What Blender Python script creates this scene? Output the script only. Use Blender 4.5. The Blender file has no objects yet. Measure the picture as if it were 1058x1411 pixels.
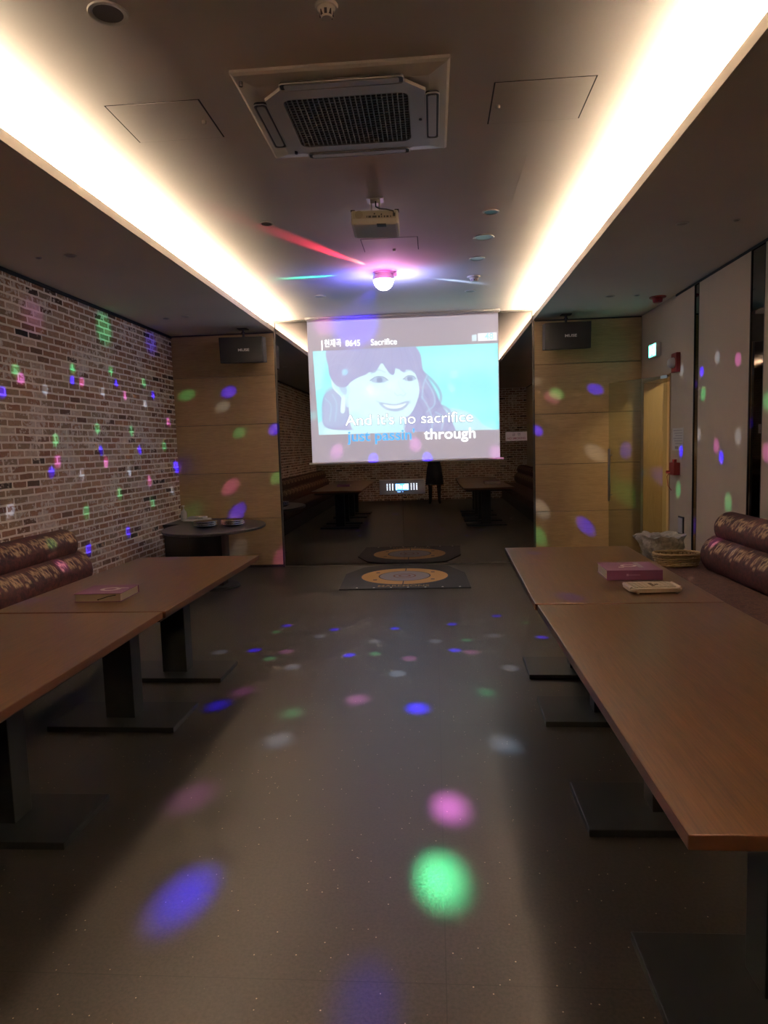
import bpy, bmesh, math, random
import numpy as np
from mathutils import Vector, Matrix
random.seed(7)
SC = bpy.context.scene
C = SC.collection
PI = math.pi

# ------------------------------------------------------------------ camera
CAM_H = 1.53
F_PX = 935.6
YAW, PITCH, ROLL = 0.0757, 0.0967, -0.0307
def cam_axes():
    f = Vector((-math.sin(YAW)*math.cos(PITCH), math.cos(YAW)*math.cos(PITCH), -math.sin(PITCH)))
    r = Vector((math.cos(YAW), math.sin(YAW), 0)); u = r.cross(f)
    c, s = math.cos(ROLL), math.sin(ROLL)
    return c*r + s*u, -s*r + c*u, f
r_, u_, f_ = cam_axes()
cam_data = bpy.data.cameras.new('camera')
cam = bpy.data.objects.new('camera', cam_data); C.objects.link(cam)
M = Matrix(((r_.x, u_.x, -f_.x, 0), (r_.y, u_.y, -f_.y, 0), (r_.z, u_.z, -f_.z, CAM_H), (0, 0, 0, 1)))
cam.matrix_world = M
cam_data.sensor_fit = 'VERTICAL'; cam_data.sensor_height = 36.0
cam_data.lens = F_PX / 1411.0 * 36.0
cam_data.clip_start = 0.02; cam_data.clip_end = 60
SC.camera = cam

# ------------------------------------------------------------------ world, exposure
w = bpy.data.worlds.new('world'); SC.world = w; w.use_nodes = True
w.node_tree.nodes['Background'].inputs[0].default_value = (0, 0, 0, 1)
w.node_tree.nodes['Background'].inputs[1].default_value = 0
vs = SC.view_settings
vs.view_transform = 'Standard'; vs.look = 'None'; vs.gamma = 1.0; vs.use_curve_mapping = False
vs.exposure = EXPOSURE = 1.45
COVE = 300.0            # radiance of the LED strips
PROJ = 0.45             # brightness of the projected picture
SPOT_W = 230.0          # power of one disco beam
SC.cycles.max_bounces = 10; SC.cycles.diffuse_bounces = 6; SC.cycles.glossy_bounces = 5
SC.cycles.transmission_bounces = 6; SC.cycles.caustics_reflective = False; SC.cycles.caustics_refractive = False
SC.cycles.sample_clamp_indirect = 4.0

# ------------------------------------------------------------------ room numbers (metres)
D = 8.645; HM = 3.139; HS = 3.005; XL = -3.316; XR = 2.550; MXL = -1.978; MXR = 1.250; YB = -1.7; ZT = 0.738

# ------------------------------------------------------------------ light helpers
def spot(name, loc, target, color, power, cone_deg, blend=1.0, radius=0.02, parent=None):
    d = bpy.data.lights.new(name, 'SPOT'); d.color = color; d.energy = power
    d.spot_size = math.radians(cone_deg); d.spot_blend = blend; d.shadow_soft_size = radius
    o = bpy.data.objects.new(name, d); C.objects.link(o); o.location = loc
    v = Vector(target) - Vector(loc); o.rotation_euler = v.to_track_quat('-Z', 'Y').to_euler()
    if parent: o.parent = parent
    return o
def point(name, loc, color, power, radius=0.05):
    d = bpy.data.lights.new(name, 'POINT'); d.color = color; d.energy = power; d.shadow_soft_size = radius
    o = bpy.data.objects.new(name, d); C.objects.link(o); o.location = loc; return o
BALL = (-0.43, 6.50, 3.02)
SPOTS = [
    ('g',-3.32,6.16,2.33,2.6,0.80), ('g',-3.32,6.92,2.39,2.6,0.80), ('g',-3.32,7.72,2.34,2.6,0.80), ('g',-3.32,6.55,1.79,2.6,0.80),
    ('g',-3.32,5.78,1.67,2.6,0.80), ('g',-3.32,7.31,1.78,2.6,0.80), ('g',-3.32,8.20,1.61,2.6,0.80), ('g',-3.32,6.93,1.11,2.6,0.80),
    ('g',-3.32,7.75,0.95,2.6,0.80), ('g',-3.32,6.22,0.99,2.6,0.80), ('g',-3.32,5.28,2.22,2.6,0.80), ('b',-3.32,6.14,2.22,2.0,1.00),
    ('b',-3.32,7.02,2.27,2.0,1.00), ('b',-3.32,7.96,2.22,2.0,1.00), ('b',-3.32,5.09,2.03,2.0,1.00), ('b',-3.32,6.59,1.57,2.0,1.00),
    ('b',-3.32,7.49,1.57,2.0,1.00), ('b',-3.32,5.68,1.39,2.0,1.00), ('b',-3.32,7.07,0.69,2.0,1.00), ('b',-3.32,6.21,0.63,2.0,1.00),
    ('b',-3.32,8.56,1.34,3.0,1.00), ('p',-3.32,5.34,2.16,2.5,0.90), ('p',-3.32,6.31,2.22,2.5,0.90), ('p',-3.32,7.21,2.16,2.5,0.90),
    ('p',-3.32,8.38,1.91,2.5,0.90), ('p',-3.32,5.79,1.48,2.5,0.90), ('p',-3.32,6.68,1.45,2.5,0.90), ('p',-3.32,7.70,1.21,2.5,0.90),
    ('w',-3.32,5.68,2.10,2.3,0.80), ('w',-3.32,6.71,2.16,2.3,0.80), ('w',-3.32,7.72,2.09,2.3,0.80), ('w',-3.32,7.19,1.34,2.3,0.80),
    ('w',-3.32,6.19,1.35,2.3,0.80), ('w',-3.32,5.06,1.11,2.3,0.80), ('w',-3.32,8.37,1.05,2.3,0.80), ('g',-3.32,6.83,2.80,9.0,0.50),
    ('p',-3.32,5.58,2.70,8.0,0.10), ('b',-3.32,7.99,2.82,7.0,0.12), ('g',-3.02,5.17,0.86,2.5,1.00), ('p',-3.02,5.16,0.64,2.8,1.20),
    ('g',-3.14,8.62,2.26,3.2,0.70), ('g',-2.48,8.62,1.76,3.2,0.70), ('g',-2.03,8.62,1.17,3.2,0.70), ('g',-3.16,8.62,0.76,4.0,0.30),
    ('b',-2.59,8.62,2.28,3.5,0.90), ('b',-2.02,8.62,1.79,3.5,0.90), ('b',-2.56,8.62,0.74,3.5,0.90), ('w',-2.68,8.62,2.10,3.5,0.60),
    ('w',-2.58,8.62,0.23,4.0,0.35), ('p',-2.63,8.62,1.07,3.6,0.80), ('p',-2.00,8.62,0.14,4.0,0.60), ('w',1.28,8.62,2.28,3.0,0.30),
    ('w',1.99,8.62,1.37,4.0,0.80), ('w',1.32,8.62,0.69,4.0,0.80), ('g',1.52,8.62,2.11,3.5,0.90), ('g',1.29,8.62,0.35,3.5,0.90),
    ('g',2.39,8.62,0.85,5.0,0.45), ('p',1.47,8.62,2.07,4.0,0.40), ('b',1.99,8.62,2.15,3.0,1.00), ('b',1.28,8.62,1.67,3.0,1.00),
    ('b',1.87,8.62,0.46,3.0,1.00), ('b',2.55,8.34,1.20,4.0,0.70), ('w',2.55,7.27,2.21,3.0,0.60), ('w',2.55,6.39,2.23,3.0,0.60),
    ('w',2.55,6.80,1.55,3.0,0.60), ('w',2.55,5.94,1.52,3.0,0.60), ('b',2.55,7.26,1.38,2.4,1.00), ('b',2.55,6.74,2.14,2.4,1.00),
    ('b',2.55,6.27,1.34,2.4,1.00), ('b',2.55,5.67,1.63,2.4,1.00), ('g',2.55,7.33,0.98,3.2,0.70), ('g',2.55,6.70,1.93,3.2,0.70),
    ('g',2.55,6.11,0.95,3.2,0.70), ('g',2.55,5.45,1.78,3.2,0.70), ('p',2.55,5.97,2.16,3.0,0.70), ('p',2.55,6.38,1.44,3.0,0.70),
    ('p',2.55,5.44,1.39,3.0,0.70), ('p',2.25,5.62,0.68,2.8,1.20), ('w',2.25,5.27,0.69,2.5,0.60), ('t',-1.08,8.52,2.46,3.0,0.60),
    ('t',-1.50,8.52,1.94,3.0,0.60), ('w',-1.41,8.52,2.31,3.5,0.50), ('w',0.27,8.52,2.38,3.5,0.50), ('w',0.23,8.52,2.22,3.5,0.50),
    ('w',-0.77,8.52,2.25,3.5,0.50), ('w',0.72,8.52,1.73,3.5,0.50), ('p',-1.22,8.52,1.48,5.0,0.60), ('p',-0.23,8.52,1.54,5.0,0.60),
    ('p',0.78,8.52,1.39,5.0,0.60), ('b',-0.76,8.52,1.37,3.6,0.80), ('b',-0.08,8.52,1.36,3.6,0.80), ('b',-0.93,8.52,3.04,22.0,0.25),
    ('p',-1.32,8.52,3.04,9.0,0.40), ('b',0.69,4.86,0.74,2.6,0.70), ('b',0.67,3.46,0.74,2.6,0.70), ('b',-1.99,4.90,0.74,2.6,0.70),
    ('b',-2.23,3.54,0.74,2.6,0.70), ('g',-1.54,3.20,0.74,3.0,0.50), ('w',-1.63,4.53,0.74,3.0,0.45), ('w',-1.76,3.09,0.74,3.0,0.45),
    ('w',1.16,2.97,0.74,4.0,0.25), ('w',-1.67,4.96,0.00,2.8,2.20), ('w',-1.03,4.60,0.00,2.8,2.20), ('w',-0.28,4.45,-0.00,2.8,2.20),
    ('w',-0.86,3.40,0.00,2.8,2.20), ('w',0.33,3.36,0.00,2.8,2.20), ('w',-0.50,5.21,0.00,2.8,2.20), ('w',-0.96,5.37,0.00,2.8,2.20),
    ('w',-0.02,5.20,0.00,2.8,2.20), ('w',0.44,5.34,0.00,2.8,2.20), ('w',0.49,4.55,0.00,2.8,2.20), ('b',-1.41,5.00,0.00,2.3,3.20),
    ('b',-0.66,4.86,0.00,2.3,3.20), ('b',0.12,4.96,0.00,2.3,3.20), ('b',-0.13,3.84,-0.00,2.3,3.20), ('b',-1.34,3.89,0.00,2.3,3.20),
    ('b',-0.36,5.58,0.00,2.3,3.20), ('b',-0.87,5.57,0.00,2.3,3.20), ('b',-1.31,5.71,0.00,2.3,3.20), ('b',0.12,5.70,0.00,2.3,3.20),
    ('b',0.81,5.28,0.00,2.3,3.20), ('b',0.52,5.96,0.00,2.3,3.20), ('g',-1.24,4.79,0.00,2.3,2.60), ('g',-0.86,3.77,0.00,2.3,2.60),
    ('g',-0.47,4.89,0.00,2.3,2.60), ('g',0.29,4.09,0.00,2.3,2.60), ('g',0.22,5.22,0.00,2.3,2.60), ('g',-1.36,5.51,0.00,2.3,2.60),
    ('g',0.74,5.72,0.00,2.3,2.60), ('p',-0.50,3.98,-0.00,2.8,2.00), ('p',-0.21,4.77,0.00,2.8,2.00), ('p',-1.25,4.12,0.00,2.8,2.00),
    ('p',-1.15,4.96,0.00,2.8,2.00), ('p',0.24,4.91,0.00,2.8,2.00), ('p',0.04,2.75,0.00,2.7,1.80), ('g',0.00,2.27,0.00,2.9,2.30),
    ('b',-0.90,2.15,0.00,2.9,4.50), ('p',-1.11,2.81,0.00,3.2,2.20), ('b',-0.23,1.69,0.00,3.0,0.06)]

def port(target):      # where a beam leaves the crystal dome
    c = Vector((-0.43, 6.50, 3.045)); return c + (Vector(target)-c).normalized()*0.135
BEAM = {'b': ((0.02, 0.0, 1.0), 3.2), 'g': (((0.10, 0.85, 0.32)), 0.8), 'p': ((0.85, 0.18, 0.75), 0.9),
        'w': ((0.62, 0.74, 1.0), 0.6), 't': ((0.0, 0.8, 0.75), 0.8)}
for (c, x, y, z, size, pw) in SPOTS:
    col, k = BEAM[c]
    dist = (Vector((x, y, z)) - Vector(BALL)).length
    spot('disco_beam', port((x, y, z)), (x, y, z), col, SPOT_W*k*pw*(dist/4.0)**1.2, size*(0.95 if z > 0.1 else 0.85), 1.0, 0.045 if (z < 0.1 and y < 4.2) else 0.006)
# the lamp's coloured streaks, grazing the ceiling round it
for (tx, ty, tz, col, pw, cone) in [
        (-0.85, 5.70, HM, (1.0, 0.02, 0.08), 150, 10), (-0.62, 6.10, HM, (1.0, 0.30, 0.25), 20, 12),
        (-1.15, 6.53, HM, (0.0, 0.9, 0.45), 170, 8), (0.30, 6.98, HM, (0.45, 0.65, 1.0), 110, 7)]:
    spot('disco_ceiling_light', port((tx, ty, tz)), (tx, ty, tz), col, pw, cone, 1.0, 0.02)
for (dx, dy, col, pw) in [(-0.16, 0.10, (0.12, 0.12, 1.0), 5.5), (0.15, 0.12, (0.34, 0.36, 1.0), 4.5), (0.03, -0.17, (0.9, 0.14, 0.75), 2.2)]:  # added lamps floating under the dome, to tint the ceiling round it
    spot('disco_ceiling_light', (BALL[0]+dx, BALL[1]+dy, 2.915), (BALL[0]+dx*1.6, BALL[1]+dy*1.6, HM), col, pw, 158, 0.6, 0.03)
# ------------------------------------------------------------------ object helpers
def kind(o, k): o['kind'] = k; return o
def tag(o, label, cat, group=None):
    o['label'] = label; o['category'] = cat
    if group: o['group'] = group
    return o
def thing(name, label, cat, loc=(0, 0, 0), rotz=0.0, group=None):
    o = bpy.data.objects.new(name, None); C.objects.link(o)
    o.empty_display_size = 0.1
    o.location = loc; o.rotation_euler = (0, 0, rotz)
    return tag(o, label, cat, group)
def obj(name, bm, mat, parent=None, smooth=False):
    me = bpy.data.meshes.new(name)
    bmesh.ops.recalc_face_normals(bm, faces=bm.faces)
    bm.to_mesh(me); bm.free()
    for m in (mat if isinstance(mat, (list, tuple)) else [mat]): me.materials.append(m)
    if smooth:
        for p in me.polygons: p.use_smooth = True
        try: me.set_sharp_from_angle(angle=math.radians(40))
        except Exception: pass
    o = bpy.data.objects.new(name, me); C.objects.link(o)
    if parent: o.parent = parent
    return o
def struct(name, bm, mat, parent=None, smooth=False):
    return kind(obj(name, bm, mat, parent, smooth), 'structure')
def dup(root, loc, rotz, label, group=None):
    def cp(o, parent):
        c = o.copy(); C.objects.link(c); c.parent = parent
        for ch in list(o.children): cp(ch, c)
        return c
    r = cp(root, None); r.location = loc; r.rotation_euler = (0, 0, rotz); r['label'] = label
    if group: r['group'] = group
    return r
def box(bm, x0, x1, y0, y1, z0, z1, bev=0.0, mi=0, seg=2, rot=None, piv=None):
    t = bmesh.new()
    bmesh.ops.create_cube(t, size=1)
    bmesh.ops.scale(t, vec=(abs(x1-x0), abs(y1-y0), abs(z1-z0)), verts=t.verts)
    if bev > 0:
        bmesh.ops.bevel(t, geom=t.edges[:], offset=bev, segments=seg, profile=0.6, affect='EDGES')
    bmesh.ops.translate(t, vec=((x0+x1)/2, (y0+y1)/2, (z0+z1)/2), verts=t.verts)
    if rot is not None:
        bmesh.ops.rotate(t, cent=piv or ((x0+x1)/2, (y0+y1)/2, (z0+z1)/2), matrix=rot, verts=t.verts)
    merge(bm, t, mi); return bm
def split_words(o, gap):
    me = o.data; bm = bmesh.new(); bm.from_mesh(me)
    seen = set(); isl = []
    for f in bm.faces:
        if f.index in seen: continue
        st = [f]; seen.add(f.index); grp = []
        while st:
            q = st.pop(); grp.append(q.index)
            for e in q.edges:
                for g in e.link_faces:
                    if g.index not in seen: seen.add(g.index); st.append(g)
        isl.append(grp)
    bm.faces.ensure_lookup_table()
    rng = sorted((min(v.co.x for i in g for v in bm.faces[i].verts), max(v.co.x for i in g for v in bm.faces[i].verts), g) for g in isl)
    words = []; hi = None
    for a, c, g in rng:
        if hi is None or a-hi > gap: words.append(list(g)); hi = c
        else: words[-1] += g; hi = max(hi, c)
    bm.free()
    if len(words) < 2: return
    for w_ in words[1:]:
        keep_ = set(w_); b2 = bmesh.new(); b2.from_mesh(me); b2.faces.ensure_lookup_table()
        bmesh.ops.delete(b2, geom=[f for f in b2.faces if f.index not in keep_], context='FACES')
        m2 = bpy.data.meshes.new(o.name); b2.to_mesh(m2); b2.free(); m2.materials.append(me.materials[0])
        o2 = bpy.data.objects.new(o.name, m2); C.objects.link(o2); o2.parent = o.parent; o2.location = o.location; o2.rotation_euler = o.rotation_euler
    keep_ = set(words[0]); b2 = bmesh.new(); b2.from_mesh(me); b2.faces.ensure_lookup_table()
    bmesh.ops.delete(b2, geom=[f for f in b2.faces if f.index not in keep_], context='FACES'); b2.to_mesh(me); b2.free()
def merge(bm, t, mi=0):
    vm = {}
    for v in t.verts: vm[v] = bm.verts.new(v.co)
    for f in t.faces:
        try:
            nf = bm.faces.new([vm[v] for v in f.verts]); nf.material_index = mi
        except ValueError: pass
    t.free()
def cyl(bm, p0, p1, r0, r1=None, n=24, mi=0, cap=True):
    r1 = r0 if r1 is None else r1
    p0 = Vector(p0); p1 = Vector(p1); ax = (p1-p0).normalized()
    a = ax.orthogonal().normalized(); b = ax.cross(a)
    A = []; B = []
    for i in range(n):
        t = 2*PI*i/n; d = math.cos(t)*a + math.sin(t)*b
        A.append(bm.verts.new(p0+d*r0)); B.append(bm.verts.new(p1+d*r1))
    for i in range(n):
        f = bm.faces.new((A[i], A[(i+1) % n], B[(i+1) % n], B[i])); f.material_index = mi
    if cap:
        f = bm.faces.new(A[::-1]); f.material_index = mi
        f = bm.faces.new(B); f.material_index = mi
def lathe(bm, prof, c=(0, 0, 0), n=32, mi=0, sx=1.0, sy=1.0):
    rings = []
    for (r, z) in prof:
        if r < 1e-6: rings.append([bm.verts.new((c[0], c[1], c[2]+z))])
        else: rings.append([bm.verts.new((c[0]+sx*r*math.cos(2*PI*i/n), c[1]+sy*r*math.sin(2*PI*i/n), c[2]+z)) for i in range(n)])
    for A, B in zip(rings, rings[1:]):
        for i in range(n):
            j = (i+1) % n
            q = [A[i % len(A)], A[j % len(A)], B[j % len(B)], B[i % len(B)]]
            q = list(dict.fromkeys(q))
            if len(q) > 2:
                f = bm.faces.new(q); f.material_index = mi
def tube(bm, pts, r, n=8, mi=0):
    pts = [Vector(p) for p in pts]
    rings = []
    for i, p in enumerate(pts):
        d = (pts[min(i+1, len(pts)-1)] - pts[max(i-1, 0)]).normalized()
        a = Vector((0, 0, 1)).cross(d)
        if a.length < 1e-3: a = Vector((1, 0, 0)).cross(d)
        a.normalize(); b = d.cross(a)
        rings.append([bm.verts.new(p + r*(math.cos(2*PI*k/n)*a + math.sin(2*PI*k/n)*b)) for k in range(n)])
    for A, B in zip(rings, rings[1:]):
        for i in range(n):
            f = bm.faces.new((A[i], A[(i+1) % n], B[(i+1) % n], B[i])); f.material_index = mi
    bm.faces.new(rings[0][::-1]).material_index = mi; bm.faces.new(rings[-1]).material_index = mi
def prism(bm, pts, z0, z1, mi=0):
    """closed outline in x,y extruded in z"""
    A = [bm.verts.new((x, y, z0)) for x, y in pts]; B = [bm.verts.new((x, y, z1)) for x, y in pts]
    n = len(pts)
    for i in range(n): bm.faces.new((A[i], A[(i+1) % n], B[(i+1) % n], B[i])).material_index = mi
    bm.faces.new(A[::-1]).material_index = mi; bm.faces.new(B).material_index = mi
def rrect(x0, x1, y0, y1, r, n=6):
    out = []
    for cx, cy, a0 in ((x1-r, y1-r, 0), (x0+r, y1-r, PI/2), (x0+r, y0+r, PI), (x1-r, y0+r, 1.5*PI)):
        for i in range(n+1):
            a = a0 + PI/2*i/n; out.append((cx+r*math.cos(a), cy+r*math.sin(a)))
    return out
def text(name, body, size, loc, rot, mat, parent=None, ext=0.0008, align='CENTER', width=None, bold=0.0, shear=0.0):
    cu = bpy.data.curves.new('text_curve', 'FONT'); cu.body = body; cu.size = size; cu.extrude = ext
    cu.align_x = align; cu.align_y = 'BOTTOM_BASELINE'; cu.offset = bold; cu.resolution_u = 4; cu.shear = shear
    t = bpy.data.objects.new('text_tmp', cu); C.objects.link(t)
    dg = bpy.context.evaluated_depsgraph_get()
    me = bpy.data.meshes.new_from_object(t.evaluated_get(dg))
    bpy.data.objects.remove(t); bpy.data.curves.remove(cu)
    xs = [v.co.x for v in me.vertices]
    if width and xs:
        k = width/(max(xs)-min(xs))
        for v in me.vertices: v.co.x *= k
    me.materials.clear(); me.materials.append(mat)
    o = bpy.data.objects.new(name, me); C.objects.link(o)
    o.location = loc; o.rotation_euler = rot
    if parent: o.parent = parent
    return o

# ------------------------------------------------------------------ materials
def mat(name, color=(0.5, 0.5, 0.5), rough=0.5, metal=0.0, spec=0.5, emit=None, estr=0.0, alpha=1.0, trans=0.0, coat=0.0, sheen=0.0):
    m = bpy.data.materials.new(name); m.use_nodes = True
    b = m.node_tree.nodes['Principled BSDF']
    b.inputs['Base Color'].default_value = (*color, 1); b.inputs['Roughness'].default_value = rough
    b.inputs['Metallic'].default_value = metal; b.inputs['Specular IOR Level'].default_value = spec
    b.inputs['Transmission Weight'].default_value = trans; b.inputs['Coat Weight'].default_value = coat
    b.inputs['Sheen Weight'].default_value = sheen
    if emit: b.inputs['Emission Color'].default_value = (*emit, 1); b.inputs['Emission Strength'].default_value = estr
    return m
def nd(m, t, **kw):
    n = m.node_tree.nodes.new(t)
    for k, v in kw.items(): setattr(n, k, v)
    return n
def lk(m, a, b): m.node_tree.links.new(a, b)
def bsdf(m): return m.node_tree.nodes['Principled BSDF']
def coords(m, scale=(1, 1, 1), rot=(0, 0, 0), space='Object'):
    tc = nd(m, 'ShaderNodeTexCoord'); mp = nd(m, 'ShaderNodeMapping')
    mp.inputs['Scale'].default_value = scale; mp.inputs['Rotation'].default_value = rot
    lk(m, tc.outputs[space], mp.inputs['Vector']); return mp.outputs['Vector']
def noise(m, vec, scale, detail=4, rough=0.5, dist=0.0):
    n = nd(m, 'ShaderNodeTexNoise'); n.inputs['Scale'].default_value = scale; n.inputs['Detail'].default_value = detail
    n.inputs['Roughness'].default_value = rough; n.inputs['Distortion'].default_value = dist
    lk(m, vec, n.inputs['Vector']); return n.outputs['Fac']
def ramp(m, fac, stops, interp='LINEAR'):
    r = nd(m, 'ShaderNodeValToRGB'); r.color_ramp.interpolation = interp
    e = r.color_ramp.elements
    e[0].position = stops[0][0]; e[0].color = (*stops[0][1], 1)
    e[1].position = stops[-1][0]; e[1].color = (*stops[-1][1], 1)
    for p, c in stops[1:-1]:
        k = e.new(p); k.color = (*c, 1)
    lk(m, fac, r.inputs['Fac']); return r.outputs['Color']
def mixc(m, fac, a, b, mode='MIX'):
    n = nd(m, 'ShaderNodeMix', data_type='RGBA', blend_type=mode)
    for i, v in ((0, fac), (6, a), (7, b)):
        if isinstance(v, (int, float)): n.inputs[i].default_value = v
        elif isinstance(v, tuple): n.inputs[i].default_value = (*v, 1)
        else: lk(m, v, n.inputs[i])
    return n.outputs[2]
def bump(m, h, strength=0.2, dist=0.01):
    b = nd(m, 'ShaderNodeBump'); b.inputs['Strength'].default_value = strength; b.inputs['Distance'].default_value = dist
    lk(m, h, b.inputs['Height']); lk(m, b.outputs['Normal'], bsdf(m).inputs['Normal'])

def plaster(name, col, s=0.04):
    m = mat(name, col, 0.75)
    v = coords(m); n = noise(m, v, 1.3, 5)
    lk(m, ramp(m, n, [(0.3, tuple(c*(1-s) for c in col)), (0.7, tuple(min(1, c*(1+s)) for c in col))]), bsdf(m).inputs['Base Color'])
    bump(m, noise(m, v, 60, 3), 0.08, 0.004); return m
M_CEIL = plaster('ceiling_paint', (0.70, 0.65, 0.605))
M_FASCIA = plaster('fascia_paint', (0.66, 0.62, 0.56))
def brick_mat(name, rot):
    m = mat(name, (0.4, 0.3, 0.25), 0.85, spec=0.25)
    tc = nd(m, 'ShaderNodeTexCoord'); sx = nd(m, 'ShaderNodeSeparateXYZ'); cx = nd(m, 'ShaderNodeCombineXYZ')
    lk(m, tc.outputs['Object'], sx.inputs[0])
    lk(m, sx.outputs[rot], cx.inputs[0]); lk(m, sx.outputs[2], cx.inputs[1])
    # a little wobble of the courses
    nz = nd(m, 'ShaderNodeTexNoise'); nz.inputs['Scale'].default_value = 9; nz.inputs['Detail'].default_value = 3; lk(m, cx.outputs[0], nz.inputs['Vector'])
    va = nd(m, 'ShaderNodeVectorMath', operation='MULTIPLY_ADD')
    lk(m, nz.outputs['Color'], va.inputs[0]); va.inputs[1].default_value = (0.018, 0.014, 0); lk(m, cx.outputs[0], va.inputs[2])
    def bt(mort, smooth):
        b = nd(m, 'ShaderNodeTexBrick'); b.offset = 0.5; b.squash = 1.0
        b.inputs['Scale'].default_value = 1.0; b.inputs['Mortar Size'].default_value = mort; b.inputs['Mortar Smooth'].default_value = smooth
        b.inputs['Bias'].default_value = 0.0; b.inputs['Brick Width'].default_value = 0.19; b.inputs['Row Height'].default_value = 0.0613
        b.inputs['Color1'].default_value = (0, 0, 0, 1); b.inputs['Color2'].default_value = (1, 1, 1, 1); b.inputs['Mortar'].default_value = (0.5, 0.5, 0.5, 1)
        lk(m, va.outputs[0], b.inputs['Vector']); return b
    b = bt(0.0095, 0.2)
    hue = ramp(m, b.outputs['Color'], [(0.0, (0.02, 0.018, 0.018)), (0.035, (0.14, 0.085, 0.065)), (0.2, (0.34, 0.18, 0.12)), (0.4, (0.42, 0.25, 0.17)),
                                       (0.6, (0.31, 0.24, 0.18)), (0.8, (0.44, 0.29, 0.20)), (0.93, (0.56, 0.44, 0.37)), (1.0, (0.70, 0.60, 0.54))])
    n1 = noise(m, cx.outputs[0], 26, 5, 0.65)
    tone = mixc(m, 0.55, hue, ramp(m, n1, [(0.25, (0.42, 0.39, 0.36)), (0.75, (1.35, 1.25, 1.15))]), 'MULTIPLY')
    big = noise(m, cx.outputs[0], 2.6, 3, 0.6); fl = noise(m, cx.outputs[0], 21, 4, 0.6, 0.6)
    add = nd(m, 'ShaderNodeMath', operation='ADD'); lk(m, big, add.inputs[0]); lk(m, fl, add.inputs[1])
    flake = ramp(m, add.outputs[0], [(0.51*2, (0, 0, 0)), (0.56*2-0.02, (1, 1, 1))]) if False else None
    mr = nd(m, 'ShaderNodeMapRange'); mr.inputs['From Min'].default_value = 1.08; mr.inputs['From Max'].default_value = 1.14; lk(m, add.outputs[0], mr.inputs['Value'])
    white = ramp(m, n1, [(0.3, (0.50, 0.43, 0.39)), (0.7, (0.78, 0.71, 0.66))])
    c2 = mixc(m, mr.outputs[0], tone, white)
    mort = ramp(m, noise(m, cx.outputs[0], 14, 3), [(0.3, (0.84, 0.76, 0.68)), (0.7, (0.93, 0.87, 0.80))])
    lk(m, mixc(m, b.outputs['Fac'], c2, mort), bsdf(m).inputs['Base Color'])
    inv = nd(m, 'ShaderNodeMath', operation='MULTIPLY_ADD'); lk(m, b.outputs['Fac'], inv.inputs[0]); inv.inputs[1].default_value = -1.0; lk(m, n1, inv.inputs[2])
    bump(m, inv.outputs[0], 0.35, 0.006)
    return m
M_BRICK = brick_mat('aged_brick', 1)
M_BRICK2 = brick_mat('aged_brick_rear', 0)
def wood(name, dark, light, axis='x', scale=1.0, rough=0.4, coat=0.0):
    m = mat(name, light, rough, coat=coat)
    sc = {'x': (0.6, 14, 14), 'y': (14, 0.6, 14), 'z': (14, 14, 0.6)}[axis]
    v = coords(m, tuple(s*scale for s in sc))
    n = noise(m, v, 2.0, 6, 0.6, 0.5); v2 = coords(m, tuple(s*scale*6 for s in sc)); n2 = noise(m, v2, 3.0, 3, 0.5)
    c = ramp(m, n, [(0.3, dark), (0.72, light)])
    c = mixc(m, 0.42, c, ramp(m, n2, [(0.35, tuple(d*0.6 for d in dark)), (0.65, light)]))
    lk(m, c, bsdf(m).inputs['Base Color']); bump(m, n2, 0.04, 0.002); return m
M_WOODPANEL = wood('oak_wall_panel', (0.44, 0.305, 0.150), (0.52, 0.37, 0.195), 'x', 1.0, 0.5)
M_TABLE = wood('walnut_laminate', (0.082, 0.034, 0.013), (0.155, 0.071, 0.028), 'y', 0.8, 0.28)
M_EDGE = mat('walnut_edge', (0.14, 0.055, 0.028), 0.35)
M_APRON = mat('apron_dark', (0.035, 0.022, 0.018), 0.5)
M_BLACKM = mat('black_powder_metal', (0.016, 0.017, 0.018), 0.42, 0.0, 0.5)
M_FABRICWALL = plaster('beige_wall_panel', (0.53, 0.445, 0.335))
M_GAP = mat('joint_and_shade_dark', (0.03, 0.025, 0.025), 0.7)  # dark colour of joints, and of the shade painted under the soffits
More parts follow.
